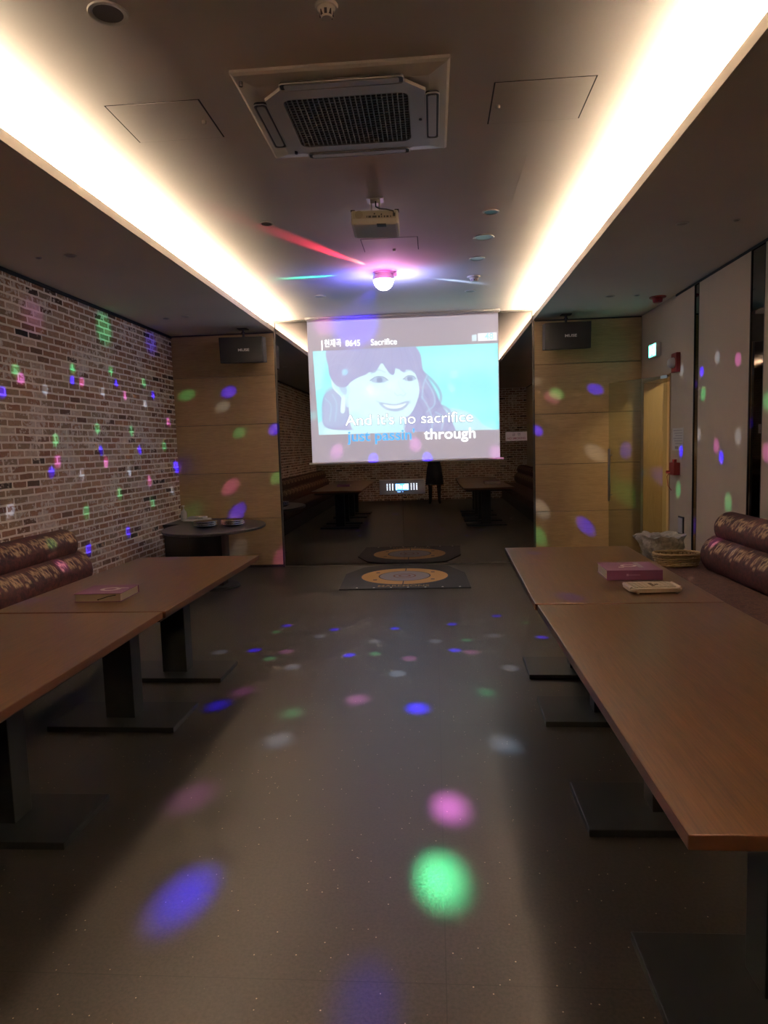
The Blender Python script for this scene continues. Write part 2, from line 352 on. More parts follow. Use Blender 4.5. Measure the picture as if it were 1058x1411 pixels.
def floor_mat():
    m = mat('speckled_vinyl', (0.06, 0.05, 0.045), 0.38, spec=0.45)
    v = coords(m)
    n = noise(m, v, 90, 3, 0.6); big = noise(m, v, 1.2, 4)
    c = ramp(m, n, [(0.35, (0.027, 0.0225, 0.019)), (0.65, (0.050, 0.042, 0.036))])
    c = mixc(m, 0.5, c, ramp(m, big, [(0.3, (0.75, 0.75, 0.75)), (0.7, (1.2, 1.18, 1.15))]), 'MULTIPLY')
    vo = nd(m, 'ShaderNodeTexVoronoi'); vo.inputs['Scale'].default_value = 38; lk(m, v, vo.inputs['Vector'])
    sp = ramp(m, vo.outputs['Distance'], [(0.06, (1, 1, 1)), (0.11, (0, 0, 0))])
    vs_ = nd(m, 'ShaderNodeSeparateColor'); lk(m, vo.outputs['Color'], vs_.inputs[0])
    sel = nd(m, 'ShaderNodeMath', operation='GREATER_THAN'); lk(m, vs_.outputs[0], sel.inputs[0]); sel.inputs[1].default_value = 0.72
    mu = nd(m, 'ShaderNodeMath', operation='MULTIPLY'); lk(m, sp, mu.inputs[0]); lk(m, sel.outputs[0], mu.inputs[1])
    c = mixc(m, mu.outputs[0], c, (0.45, 0.37, 0.27))
    # faint sheet joints
    br = nd(m, 'ShaderNodeTexBrick'); br.offset = 0; br.inputs['Scale'].default_value = 1; br.inputs['Brick Width'].default_value = 1.8; br.inputs['Row Height'].default_value = 1.8
    br.inputs['Mortar Size'].default_value = 0.0016; br.inputs['Color1'].default_value = (1, 1, 1, 1); br.inputs['Color2'].default_value = (1, 1, 1, 1); br.inputs['Mortar'].default_value = (0.5, 0.5, 0.5, 1)
    lk(m, v, br.inputs['Vector'])
    c = mixc(m, 1.0, c, br.outputs['Color'], 'MULTIPLY')
    lk(m, c, bsdf(m).inputs['Base Color'])
    lk(m, ramp(m, n, [(0.3, (0.30,)*3), (0.7, (0.46,)*3)]), bsdf(m).inputs['Roughness'])
    bump(m, n, 0.12, 0.002); return m
M_FLOOR = floor_mat()
M_BLKGLASS = mat('black_mirror_glass', (0.27, 0.25, 0.25), 0.012, 1.0)
M_SIDEGLASS = mat('smoked_mirror', (0.20, 0.18, 0.165), 0.02, 1.0)
M_FRAME = mat('dark_frame', (0.03, 0.025, 0.022), 0.4)
M_WHITEPL = mat('white_plastic', (0.62, 0.60, 0.57), 0.4)
M_ACPL = mat('air_conditioner_plastic', (0.55, 0.53, 0.51), 0.45)
M_CREAM = mat('cream_plastic', (0.66, 0.56, 0.42), 0.4)
M_DARKPL = mat('dark_plastic', (0.02, 0.02, 0.024), 0.5)
M_CHROME = mat('chrome', (0.65, 0.63, 0.60), 0.18, 1.0)
M_STEEL = mat('brushed_steel', (0.42, 0.40, 0.37), 0.35, 1.0)
M_LED = mat('led_strip_light', (0.9, 0.8, 0.6), 0.5, emit=(1.0, 0.79, 0.56), estr=COVE)
M_RED = mat('red_plastic', (0.25, 0.015, 0.02), 0.4)
M_PAPER = mat('white_paper', (0.62, 0.60, 0.56), 0.8)
M_INK = mat('printed_ink', (0.07, 0.06, 0.08), 0.7)
M_GREYINK = mat('grey_print', (0.25, 0.24, 0.24), 0.7)

# ================================================================== THE SETTING
b = bmesh.new(); box(b, XL-0.1, XR+1.6, YB-0.1, D+0.1, -0.1, 0); struct('floor', b, M_FLOOR)
b = bmesh.new(); box(b, MXL-0.34, MXR+0.34, YB, D+0.02, HM, HM+0.1); struct('ceiling', b, M_CEIL)
b = bmesh.new(); box(b, XL, MXL, YB, D+0.02, HS, HS+0.015); box(b, XL, MXL-0.34, YB, D+0.02, HS+0.015, HM+0.1); struct('ceiling', b, M_CEIL)
b = bmesh.new(); box(b, MXR, XR+0.02, YB, D+0.02, HS, HS+0.015); box(b, MXR+0.34, XR+0.02, YB, D+0.02, HS+0.015, HM+0.1); struct('ceiling', b, M_CEIL)
b = bmesh.new(); box(b, MXL-0.018, MXL+0.002, YB, D, HS-0.002, HS+0.059, 0.001, seg=1); struct('trim_1', b, M_FASCIA)
b = bmesh.new(); box(b, MXR-0.002, MXR+0.018, YB, D, HS-0.002, HS+0.059, 0.001, seg=1); struct('trim_2', b, M_FASCIA)
b = bmesh.new(); box(b, XL-0.1, XL, YB-0.1, D+0.1, 0, HM+0.1); struct('wall_left', b, M_BRICK)
b = bmesh.new(); box(b, XL, XR+0.1, YB-0.1, YB, 0, HM+0.1); struct('wall_rear', b, M_BRICK2)
# back wall: core, then oak boards either side of the black glass
b = bmesh.new(); box(b, XL, XR, D+0.03, D+0.12, 0, HM+0.1); struct('wall_back', b, M_GAP)
JO = [0.0, 0.648, 1.240, 1.863, 2.470, HS]
def boards(name, x0, x1):
    b = bmesh.new()
    for z0, z1 in zip(JO, JO[1:]):
        box(b, x0, x1, D-0.02, D+0.03, z0+(0.035 if z0 == 0 else 0.003), z1-0.003, 0.002, seg=1)
    o = struct(name, b, M_WOODPANEL); return o
boards('wall_back_left', XL, MXL-0.012); boards('wall_back_right', MXR+0.012, XR)
# dark strips painted in for the shadow line where walls meet the soffits
b = bmesh.new(); box(b, XL, XL+0.012, YB, D-0.02, HS-0.030, HS); struct('trim_shade_3', b, M_GAP)
b = bmesh.new(); box(b, XR-0.006, XR, YB, 7.45, HS-0.022, HS); struct('trim_shade_4', b, M_GAP)
b = bmesh.new(); box(b, XL+0.01, MXL-0.012, D-0.026, D-0.02, HS-0.015, HS); struct('trim_shade_5', b, M_GAP)
b = bmesh.new(); box(b, MXR+0.02, XR-0.005, D-0.026, D-0.02, HS-0.015, HS); struct('trim_shade_6', b, M_GAP)
# right wall: panels between the smoked mirror strips, doorway at the far end
DY0, DY1, DZ = 7.585, 8.545, 2.215
S1 = (6.825, 6.945); S2 = (5.525, 5.765); S3 = (3.55, 3.79); S4 = (1.3, 1.54)
b = bmesh.new()
edges = [YB, S4[0], S4[1], S3[0], S3[1], S2[0], S2[1], S1[0], S1[1], DY0]
for i in range(0, len(edges), 2):
    box(b, XR, XR+0.06, edges[i], edges[i+1], 0, HM, 0.001, seg=1)
box(b, XR, XR+0.06, DY0, D+0.02, DZ, HM)
box(b, XR, XR+0.06, DY1, D+0.02, 0, DZ)
box(b, XR+0.06, XR+0.22, YB-0.1, DY0, 0, HM+0.1); box(b, XR+0.06, XR+0.22, DY0, D+0.1, DZ, HM+0.1); box(b, XR+0.06, XR+0.22, DY1, D+0.1, 0, DZ)
struct('wall_right', b, M_FABRICWALL)
# corridor beyond the door opening, with its own lamp
M_CORR = plaster('corridor_paint', (0.58, 0.46, 0.30))
b = bmesh.new()
box(b, XR+1.2, XR+1.3, 6.2, 9.8, 0, 2.6); box(b, XR+0.22, XR+1.3, 9.7, 9.8, 0, 2.6); box(b, XR+0.22, XR+1.3, 6.1, 6.2, 0, 2.6)
box(b, XR+0.22, XR+1.3, 6.1, 9.8, 2.5, 2.6); box(b, XR+0.14, XR+0.22, 8.74, 9.8, 0, 2.6)
struct('wall_corridor', b, M_CORR)
b = bmesh.new(); box(b, XR+0.0, XR+1.3, D+0.1, 9.8, -0.1, 0); struct('floor', b, M_FLOOR)
b = bmesh.new()
box(b, XR-0.004, XR+0.224, DY0-0.0, DY0+0.03, 0, DZ); box(b, XR-0.004, XR+0.224, DY1-0.03, DY1, 0, DZ); box(b, XR-0.004, XR+0.224, DY0, DY1, DZ-0.03, DZ)
struct('trim_7', b, wood('door_jamb_oak', (0.40, 0.27, 0.13), (0.50, 0.35, 0.18), 'z'))
t = thing('corridor_lamp', 'round white lamp on corridor ceiling beyond the doorway', 'ceiling lamp', (XR+0.75, 7.7, 2.5))
b = bmesh.new(); lathe(b, [(0, -0.05), (0.10, -0.045), (0.13, -0.01), (0.13, 0)], n=24)
obj('lamp_shade', b, mat('corridor_lamp_glow', (0.9, 0.8, 0.6), 0.5, emit=(1.0, 0.78, 0.46), estr=34.0), t, True)
# smoked mirror strips set into the wall
for (y0, y1), lab in ((S1, 'narrow smoked mirror strip between doorway panel and wide wall panel'), (S2, 'wide smoked mirror strip above the far end of the right sofa'),
                      (S3, 'smoked mirror strip on the right wall beside the middle of the sofa'), (S4, 'smoked mirror strip on the right wall nearest the camera')):
    b = bmesh.new(); box(b, XR+0.006, XR+0.055, y0+0.006, y1-0.006, 0.02, HS-0.01)
    o = obj('mirror_strip', b, M_SIDEGLASS); tag(o, lab, 'mirror', 'mirror strips in the right wall')
    b = bmesh.new(); box(b, XR-0.002, XR+0.055, y0, y0+0.006, 0.0, HS-0.01); box(b, XR-0.002, XR+0.055, y1-0.006, y1, 0, HS-0.01)
    obj('edge_trim', b, M_FRAME, o)
# dark skirting
b = bmesh.new(); box(b, XL, MXL-0.012, D-0.012, D+0.03, 0, 0.034); struct('baseboard_back', b, M_FRAME)
b = bmesh.new(); box(b, MXR+0.012, XR, D-0.012, D+0.03, 0, 0.034); struct('baseboard_back', b, M_FRAME)

# black glass wall
t = thing('mirror_wall', 'tall black mirror glass wall behind the projector screen', 'mirror', (0, D, 0))
mx = -0.41
for x0, x1 in ((MXL+0.004, mx-0.0012), (mx+0.0012, MXR-0.004)):
    b = bmesh.new(); box(b, x0, x1, -0.002, 0.02, 0.012, HM-0.012); obj('glass_panel', b, M_BLKGLASS, t)
b = bmesh.new()
for a in ((MXL-0.012, MXL+0.012, 0, HM), (MXR-0.012, MXR+0.012, 0, HM)): box(b, a[0], a[1], -0.022, 0.03, a[2], a[3], 0.001, seg=1)
box(b, MXL, MXR, -0.02, 0.03, HM-0.02, HM, 0.001, seg=1)
obj('frame', b, M_FRAME, t)
b = bmesh.new(); box(b, MXL+0.012, MXR-0.012, -0.006, 0.03, 0, 0.014); obj('bottom_rail', b, M_STEEL, t)

# LED strips hidden behind the fascias
for xc, s in ((MXL-0.105, 'left'), (MXR+0.105, 'right')):
    b = bmesh.new(); cyl(b, (xc, YB+0.05, HS+0.0405), (xc, D-0.04, HS+0.0405), 0.012, n=6)
    o = obj('led_strip', b, M_LED); tag(o, 'warm white light strip glowing in the %s ceiling cove' % s, 'light strip', 'cove light strips')

# ================================================================== SCREEN
SY = 8.52
M_SCREEN = mat('screen_cloth', (0.72, 0.70, 0.72), 0.9, spec=0.1)
SX0, SX1, SZ0, SZ1 = -1.535, 0.817, 1.345, 3.118
t = thing('projector_screen', 'white pull down screen showing a karaoke video', 'projection screen', ((SX0+SX1)/2, SY, HM))
px = -(SX0+SX1)/2
b = bmesh.new(); box(b, SX0+px, SX1+px, 0.0015, 0.004, SZ0-HM, SZ1-HM); obj('screen_cloth', b, M_SCREEN, t)
b = bmesh.new(); cyl(b, (SX0+px-0.035, 0.002, SZ0-HM-0.012), (SX1+px+0.045, 0.002, SZ0-HM-0.012), 0.014, n=14); obj('bottom_bar', b, M_WHITEPL, t, True)
b = bmesh.new(); box(b, SX0+px-0.02, SX1+px+0.02, -0.03, 0.05, -0.028, 0.0, 0.004); obj('roller_case', b, M_WHITEPL, t)
# the projected picture: a fine grid whose vertex colours are what the video shows
IX0, IX1 = SX0+0.004, SX1-0.004
IZ0, IZ1 = SZ0+0.004, SZ1-0.03
NX, NZ = 420, 316
U, V = np.meshgrid(np.linspace(0, 1, NX), np.linspace(0, 1, NZ))
# photo crop coordinates of the screen: u -> 0..1 across, v -> 0 bottom..1 top
PXc = U*990.0; PYc = (1-V)*745.0 - 38.0*U     # picture units, 990 wide and 745 high
def sd_poly(pts, X, Y):
    pts = np.array(pts, float); n = len(pts)
    d = np.full(X.shape, 1e9); inside = np.zeros(X.shape, bool)
    for i in range(n):
        a = pts[i]; c = pts[(i+1) % n]; e = c-a; w0 = X-a[0]; w1 = Y-a[1]
        tt = np.clip((w0*e[0]+w1*e[1])/(e@e+1e-9), 0, 1)
        d = np.minimum(d, (w0-e[0]*tt)**2+(w1-e[1]*tt)**2)
        cond = ((a[1] > Y) != (c[1] > Y)) & (X < (c[0]-a[0])*(Y-a[1])/((c[1]-a[1]) + 1e-12)+a[0])
        inside ^= cond
    d = np.sqrt(d); return np.where(inside, -d, d)
def smooth_closed(pts, k=6):
    P = np.array(pts, float); n = len(P); out = []
    for i in range(n):
        p0, p1, p2, p3 = P[(i-1) % n], P[i], P[(i+1) % n], P[(i+2) % n]
        for j in range(k):
            s = j/k; out.append(0.5*((2*p1)+(-p0+p2)*s+(2*p0-5*p1+4*p2-p3)*s*s+(-p0+3*p1-3*p2+p3)*s**3))
    return out
def smooth_open(pts, k=8):
    P = [np.array(p, float) for p in pts]; P = [2*P[0]-P[1]] + P + [2*P[-1]-P[-2]]; out = []
    for i in range(1, len(P)-2):
        for j in range(k):
            s = j/k; p0, p1, p2, p3 = P[i-1], P[i], P[i+1], P[i+2]
            out.append(0.5*((2*p1)+(-p0+p2)*s+(2*p0-5*p1+4*p2-p3)*s*s+(-p0+3*p1-3*p2+p3)*s**3))
    out.append(P[-2]); return out
def sd_line(pts, X, Y):
    pts = np.array(pts, float); d = np.full(X.shape, 1e9)
    for a, c in zip(pts, pts[1:]):
        e = c-a; w0 = X-a[0]; w1 = Y-a[1]; tt = np.clip((w0*e[0]+w1*e[1])/(e@e+1e-9), 0, 1)
        d = np.minimum(d, (w0-e[0]*tt)**2+(w1-e[1]*tt)**2)
    return np.sqrt(d)
img = np.zeros((NZ, NX, 3)) + np.array([0.34, 0.31, 0.37])       # projector black on the cloth
def lay(mask, col, a=1.0):
    global img
    m_ = (np.clip(mask, 0, 1)*a)[..., None]; img = img*(1-m_)+np.array(col)*m_
def fill(pts, col, soft=2.0, a=1.0, sm=True):
    lay(0.5 - sd_poly(smooth_closed(pts) if sm else pts, PXc, PYc)/soft, col, a)
def stroke(pts, width, col, a=1.0, soft=2.0):
    lay(0.5 - (sd_line(smooth_open(pts), PXc, PYc)-width/2)/soft, col, a)
def glow(cx, cy, rx, ry, col, a):
    lay(np.exp(-(((PXc-cx)/rx)**2+((PYc-cy)/ry)**2)), col, a)
CY = (0.27, 0.92, 0.97); SKIN = (0.66, 0.96, 1.0); HAIR = (0.36, 0.40, 0.66); HAIR2 = (0.29, 0.32, 0.58); LILAC = (0.43, 0.50, 0.74)
pic = [(24, 152), (988, 112), (988, 560), (40, 595)]
fill(pic, CY, 2, 1, False)
inpic = np.clip(0.5 - sd_poly(pic, PXc, PYc)/2, 0, 1)
keep = img.copy()
glow(760, 210, 260, 60, (0.42, 0.98, 1.0), 0.6); glow(640, 440, 300, 60, (0.42, 0.98, 1.0), 0.5); glow(900, 330, 200, 50, (0.22, 0.84, 0.93), 0.6)
fill([(24, 152), (90, 160), (70, 300), (30, 300)], (0.40, 0.85, 0.93), 20, 0.9)
# shoulder and blouse
fill([(40, 600), (60, 520), (170, 500), (330, 540), (520, 480), (700, 450), (830, 470), (900, 530), (930, 600)], (0.52, 0.86, 0.95), 8)
fill([(120, 520), (220, 500), (420, 560), (560, 560), (600, 600), (100, 600)], (0.60, 0.95, 1.0), 12)
# hair mass behind the face
fill([(95, 150), (160, 95), (280, 60), (420, 55), (520, 90), (585, 160), (600, 250), (640, 330), (690, 430), (745, 520), (745, 600), (520, 600), (470, 500), (300, 560), (90, 560), (62, 470), (80, 380), (150, 330), (110, 250)], HAIR, 6)
fill([(60, 470), (90, 360), (170, 340), (200, 430), (180, 540), (80, 545)], (0.40, 0.52, 0.76), 18, 0.8)
# face
fill([(205, 330), (215, 280), (290, 255), (380, 215), (470, 245), (545, 255), (570, 300), (578, 360), (562, 420), (530, 480), (480, 512), (430, 535), (370, 560), (300, 575), (220, 560), (205, 470)], SKIN, 5)
fill([(225, 470), (300, 500), (430, 520), (500, 500), (490, 560), (440, 600), (250, 600), (215, 540)], (0.55, 0.90, 0.97), 14, 0.8)
# ear and cupped hand
fill([(125, 300), (150, 320), (205, 330), (212, 370), (190, 405), (160, 385), (130, 345)], (0.55, 0.92, 1.0), 5)
fill([(160, 335), (195, 345), (192, 380), (168, 365)], (0.42, 0.60, 0.84), 5, 0.8)
stroke([(120, 302), (128, 345), (165, 385), (178, 410)], 9, (0.70, 0.97, 1.0))
# ear-rings
fill([(170, 392), (186, 392), (182, 470), (160, 470)], (0.75, 0.98, 1.0), 4); fill([(188, 400), (206, 400), (204, 445), (190, 440)], (0.62, 0.92, 1.0), 4, 0.8)
# fringe
fill([(130, 170), (280, 70), (440, 80), (560, 140), (585, 215), (575, 270), (545, 258), (520, 225), (505, 262), (480, 250), (462, 215), (450, 270), (430, 272), (405, 240), (385, 215), (350, 262), (320, 262), (300, 275), (260, 290), (225, 310), (190, 340), (140, 330), (105, 260)], HAIR, 4)
for q in ([(300, 90), (270, 170), (200, 260)], [(380, 85), (350, 170), (320, 250)], [(440, 90), (440, 170), (442, 262)], [(500, 120), (525, 190), (548, 252)], [(230, 130), (180, 190), (140, 280)], [(340, 88), (310, 160), (268, 270)], [(470, 100), (492, 180), (492, 250)], [(180, 140), (140, 190), (120, 250)], [(560, 160), (580, 230), (590, 290)]):
    stroke(q, 5, HAIR2, 0.55, 5)
for q in ([(255, 130), (225, 190), (170, 290)], [(410, 90), (398, 160), (380, 205)], [(530, 140), (555, 200), (566, 250)], [(120, 200), (150, 170), (200, 150)], [(110, 230), (150, 215), (190, 220)]):
    stroke(q, 4, LILAC, 0.7, 5)
# long curls on the right
for q in ([(590, 250), (640, 330), (672, 400), (668, 450), (630, 500), (610, 570)], [(600, 260), (660, 320), (690, 380), (680, 430), (650, 450)], [(580, 420), (600, 480), (560, 540), (570, 600)], [(640, 440), (700, 440), (740, 480), (730, 540), (690, 590)], [(600, 350), (628, 420), (600, 470)]):
    stroke(q, 13, HAIR2, 0.65, 6)
for q in ([(610, 300), (650, 370), (655, 430), (615, 470)], [(590, 390), (620, 440), (640, 500), (640, 560)], [(660, 470), (700, 500), (690, 560)], [(620, 280), (600, 330), (592, 400)], [(80, 400), (110, 440), (100, 520)], [(120, 380), (140, 430), (130, 520)]):
    stroke(q, 7, (0.46, 0.74, 0.92), 0.75, 6)
# brows, eyes, nose, mouth
stroke([(330, 268), (365, 250), (402, 262)], 7, (0.40, 0.60, 0.80), 0.7, 6); stroke([(500, 262), (530, 252), (556, 262)], 6, (0.40, 0.60, 0.80), 0.7, 6)
fill([(328, 308), (352, 290), (388, 290), (412, 305), (392, 316), (352, 318)], (0.35, 0.52, 0.76), 4, 0.85); stroke([(322, 306), (352, 287), (390, 287), (416, 304)], 5, (0.20, 0.28, 0.50), 0.9, 3)
fill([(360, 292), (384, 292), (384, 314), (360, 314)], (0.18, 0.26, 0.48), 6, 0.8)
fill([(500, 298), (520, 284), (546, 286), (560, 298), (540, 308), (514, 308)], (0.35, 0.52, 0.76), 4, 0.85); stroke([(496, 298), (520, 281), (548, 283), (562, 296)], 5, (0.20, 0.28, 0.50), 0.9, 3)
fill([(520, 287), (542, 287), (542, 306), (520, 306)], (0.18, 0.26, 0.48), 6, 0.8)
stroke([(448, 370), (462, 384), (480, 380), (496, 386), (508, 372)], 5, (0.40, 0.68, 0.86), 0.75, 5); stroke([(470, 310), (478, 340), (500, 368)], 5, (0.50, 0.84, 0.95), 0.6, 8)
fill([(366, 422), (400, 424), (450, 430), (506, 414), (525, 418), (500, 452), (460, 468), (420, 464), (388, 450)], (0.36, 0.50, 0.74), 4, 0.9)
fill([(385, 430), (430, 436), (470, 434), (508, 424), (488, 444), (450, 454), (410, 448)], (0.80, 1.0, 1.0), 3)
stroke([(352, 414), (372, 424), (385, 440)], 5, (0.42, 0.62, 0.82), 0.7, 5); stroke([(528, 408), (528, 424)], 5, (0.42, 0.62, 0.82), 0.6, 5)
glow(330, 370, 50, 26, (0.84, 1.0, 1.0), 0.5); glow(440, 330, 30, 30, (0.84, 1.0, 1.0), 0.5)
# keep the figure inside the picture; the hair tops reach the title bar as a soft tint
ip = inpic[..., None]; outside = keep*(1-inpic[..., None]) + keep*inpic[..., None]
img = img*ip + keep*(1-ip)
# title bar counter
fill([(856, 70), (880, 68), (880, 101), (856, 102)], (0.66, 0.90, 0.98), 2, 0.9, False)
fill([(886, 62), (984, 57), (984, 98), (886, 102)], (0.86, 0.90, 0.95), 2, 1, False)
me = bpy.data.meshes.new('projected_picture')
vx = IX0 + U*(IX1-IX0) + px; vz = IZ0 + V*(IZ1-IZ0) - HM
verts = np.stack([vx.ravel(), np.zeros(vx.size), vz.ravel()], 1)
ii = np.arange((NZ-1)*NX).reshape(NZ-1, NX)[:, :-1].ravel()
quads = np.stack([ii, ii+1, ii+NX+1, ii+NX], 1)
me.from_pydata(verts.tolist(), [], quads.tolist())
ca = me.color_attributes.new('picture', 'FLOAT_COLOR', 'POINT')
ca.data.foreach_set('color', np.concatenate([img.reshape(-1, 3), np.ones((NX*NZ, 1))], 1).astype(np.float32).ravel())
m = mat('projected_image', (0.55, 0.54, 0.56), 0.9, spec=0.1)
at = nd(m, 'ShaderNodeAttribute', attribute_name='picture'); lk(m, at.outputs['Color'], bsdf(m).inputs['Emission Color']); bsdf(m).inputs['Emission Strength'].default_value = 0.80*PROJ
me.materials.append(m)
o = bpy.data.objects.new('projected_picture', me); C.objects.link(o); o.parent = t
M_LYR = mat('lyric_white', (0.8, 0.8, 0.8), 0.9, emit=(0.95, 1.0, 1.0), estr=1.3*PROJ)
M_LYRO = mat('lyric_outline', (0.1, 0.1, 0.12), 0.9, emit=(0.20, 0.28, 0.45), estr=0.6*PROJ)
M_LYRB = mat('lyric_blue', (0.2, 0.5, 0.8), 0.9, emit=(0.03, 0.32, 0.85), estr=1.0*PROJ)
def pic_text(body, cx, basey, capw, size, m1, name, outline=None, bold=0.0015, tilt=0.0):
    # cx, basey in picture units
    X = IX0 + cx/990.0*(IX1-IX0) + px; Zz = IZ0 + (1-(basey+38.0*cx/990)/745.0)*(IZ1-IZ0) - HM
    wv = capw/990.0*(IX1-IX0)
    o = text(name, body, size, (X, -0.003, Zz), (PI/2, tilt, 0), m1, t, 0.0004, 'CENTER', wv, bold)
    split_words(o, 0.03)
    if outline: split_words(text('text_outline', body, size, (X, -0.0016, Zz), (PI/2, tilt, 0), outline, t, 0.0004, 'CENTER', wv*1.004, bold+0.004), 0.02)
pic_text("And it's no sacrifice", 520, 532, 670, 0.185, M_LYR, 'lyric_line', M_LYRO, 0.0005, -0.0)
pic_text("just passin'", 372, 622, 356, 0.185, M_LYRB, 'lyric_line', mat('lyric_blue_edge', (0.2, 0.4, 0.5), 0.9, emit=(0.45, 0.80, 1.0), estr=0.7*PROJ), 0.0)
pic_text("through", 734, 610, 268, 0.185, M_LYR, 'lyric_line', None, 0.0015)
pic_text('현재곡', 132, 126, 88, 0.105, M_LYR, 'song_title', None, 0.0); pic_text('8645', 238, 125, 76, 0.105, M_LYR, 'song_title', None, 0.0)
pic_text('Sacrifice', 400, 119, 136, 0.105, M_LYR, 'song_title', None, 0.0)
pic_text('48', 944, 93, 44, 0.11, mat('counter_digit', (0.3, 0.4, 0.5), 0.9, emit=(0.25, 0.42, 0.55), estr=0.7), 'counter', None, 0.001)
b = bmesh.new(); xx = IX0+72/990*(IX1-IX0)+px; zz = IZ0+(1-125/745)*(IZ1-IZ0)-HM; box(b, xx, xx+0.012, -0.003, -0.002, zz-0.06, zz+0.06); obj('title_rule', b, M_LYR, t)

# ================================================================== TABLES
def make_table(width, length, nbase, label, loc, group, rot=0.0, base_y=None):
    t = thing('dining_table', label, 'table', loc, rot, group)
    w2, l2 = width/2, length/2
    b = bmesh.new(); box(b, -w2, w2, -l2, l2, ZT-0.034, ZT, 0.0035, seg=2)
    for f in b.faces:
        if abs(f.normal.z) < 0.5: f.material_index = 1
    b.normal_update()
    for f in b.faces: f.material_index = 0 if f.normal.z > 0.9 else 1
    obj('tabletop', b, [M_TABLE, M_EDGE], t)
    b = bmesh.new(); box(b, -w2+0.055, w2-0.055, -l2+0.055, l2-0.055, ZT-0.070, ZT-0.034, 0.003, seg=1); obj('apron', b, M_APRON, t)
    for y in base_y:
        b = bmesh.new(); box(b, -0.085, 0.085, y-0.06, y+0.06, 0.03, ZT-0.070, 0.004, seg=2); obj('pedestal', b, M_BLACKM, t)
        b = bmesh.new(); box(b, -0.365, 0.365, y-0.19, y+0.19, 0.0, 0.03, 0.004, seg=2); obj('base_plate', b, M_BLACKM, t)
    return t
g = 'long tables in two rows'
make_table(0.895, 1.815, 2, 'brown wooden table on the right, far end, carrying the purple book and remote', (0.945, 4.215, 0), g, -0.022, (0.29, -0.46))
make_table(0.885, 1.965, 2, 'brown wooden table on the right nearest the camera, bare top', (0.930, 2.312, 0), g, 0.002, (0.42, -0.51))
make_table(0.93, 1.735, 2, 'brown wooden table on the left, far end, carrying the closed purple book', (-1.813, 4.128, 0), g, -0.016, (0.35, -0.44))
make_table(0.93, 1.90, 2, 'brown wooden table on the left nearest the camera, bare top', (-1.838, 2.296, 0), g, 0.0, (0.30, -0.49))

# ================================================================== SOFAS (two stacked back rolls over a seat)
def motif_array():
    """gold scroll ornament, one repeat 0.44 m long (u) by 0.26 m high (v)"""
    nu, nv = 110, 65
    Ug, Vg = np.meshgrid(np.arange(nu)*0.004, np.arange(nv)*0.004)
    m = np.zeros(Ug.shape)
    def ring(cu, cv, r, wd, a0=0, a1=360, a=1.0):
        nonlocal m
        for du in (-0.44, 0, 0.44):
            x = Ug-cu-du; y = Vg-cv; ang = np.degrees(np.arctan2(y, x)) % 360
            ok = ((ang-a0) % 360) <= (a1-a0)
            m = np.maximum(m, a*ok*np.clip(1.5-np.abs(np.hypot(x, y)-r)/wd, 0, 1))
    def blob(cu, cv, ra, rb, deg, a=1.0):
        nonlocal m
        c, s = math.cos(math.radians(deg)), math.sin(math.radians(deg))
        for du in (-0.44, 0, 0.44):
            x = Ug-cu-du; y = Vg-cv; p = (x*c+y*s)/ra; q = (-x*s+y*c)/rb
            m = np.maximum(m, a*np.clip((1.15-np.hypot(p, q))*4, 0, 1))
    ring(0.11, 0.11, 0.060, 0.007, 300, 640); ring(0.11, 0.12, 0.030, 0.006, 20, 300, 0.8)
    for k in range(5): blob(0.11+0.042*math.cos(k*0.9), 0.115+0.042*math.sin(k*0.9), 0.012, 0.006, k*51, 0.75)
    blob(0.11, 0.115, 0.013, 0.013, 0, 0.7)
    for k, (x, y, d) in enumerate([(0.215, 0.10, 70), (0.235, 0.145, 120), (0.25, 0.09, 20), (0.195, 0.15, 150)]):
        blob(x, y, 0.030, 0.012, d)
    ring(0.225, 0.115, 0.052, 0.0075, 200, 420); ring(0.33, 0.155, 0.032, 0.006, 90, 400, 0.8); ring(0.385, 0.10, 0.028, 0.006, 250, 560, 0.8)
    for k, (x, y, d) in enumerate([(0.31, 0.09, 30), (0.345, 0.12, 110), (0.37, 0.16, 160), (0.41, 0.14, 60), (0.035, 0.08, 130)]):
        blob(x, y, 0.020, 0.007, d, 0.85)
    return m
MOT = motif_array()
def mot(u, v):
    u *= 1.2; v = v*1.2-0.03
    if v < 0 or v >= 0.256: return 0.0
    return float(MOT[int(v/0.004), int((u % 0.44)/0.004)])
M_SOFA = mat('burgundy_damask', (0.10, 0.03, 0.035), 0.62, spec=0.35, sheen=0.0)
at = nd(M_SOFA, 'ShaderNodeAttribute', attribute_name='ornament')
v_ = coords(M_SOFA); nn = noise(M_SOFA, v_, 28, 4, 0.65, 0.8)
basec = ramp(M_SOFA, nn, [(0.38, (0.020, 0.005, 0.007)), (0.52, (0.052, 0.012, 0.015)), (0.68, (0.085, 0.026, 0.022))])
n4 = noise(M_SOFA, v_, 120, 2)
gold = ramp(M_SOFA, n4, [(0.3, (0.28, 0.18, 0.09)), (0.7, (0.58, 0.44, 0.26))])
lk(M_SOFA, mixc(M_SOFA, at.outputs['Fac'], basec, gold), bsdf(M_SOFA).inputs['Base Color']); bump(M_SOFA, n4, 0.15, 0.002)
M_SEAT = mat('dark_floral_seat', (0.08, 0.04, 0.035), 0.7, sheen=0.0)
v_ = coords(M_SEAT); nn = noise(M_SEAT, v_, 16, 5, 0.6, 1.6)
lk(M_SEAT, ramp(M_SEAT, nn, [(0.40, (0.045, 0.014, 0.014)), (0.47, (0.07, 0.028, 0.02)), (0.50, (0.11, 0.06, 0.04)), (0.53, (0.055, 0.018, 0.018)), (0.64, (0.025, 0.01, 0.011))]), bsdf(M_SEAT).inputs['Base Color'])
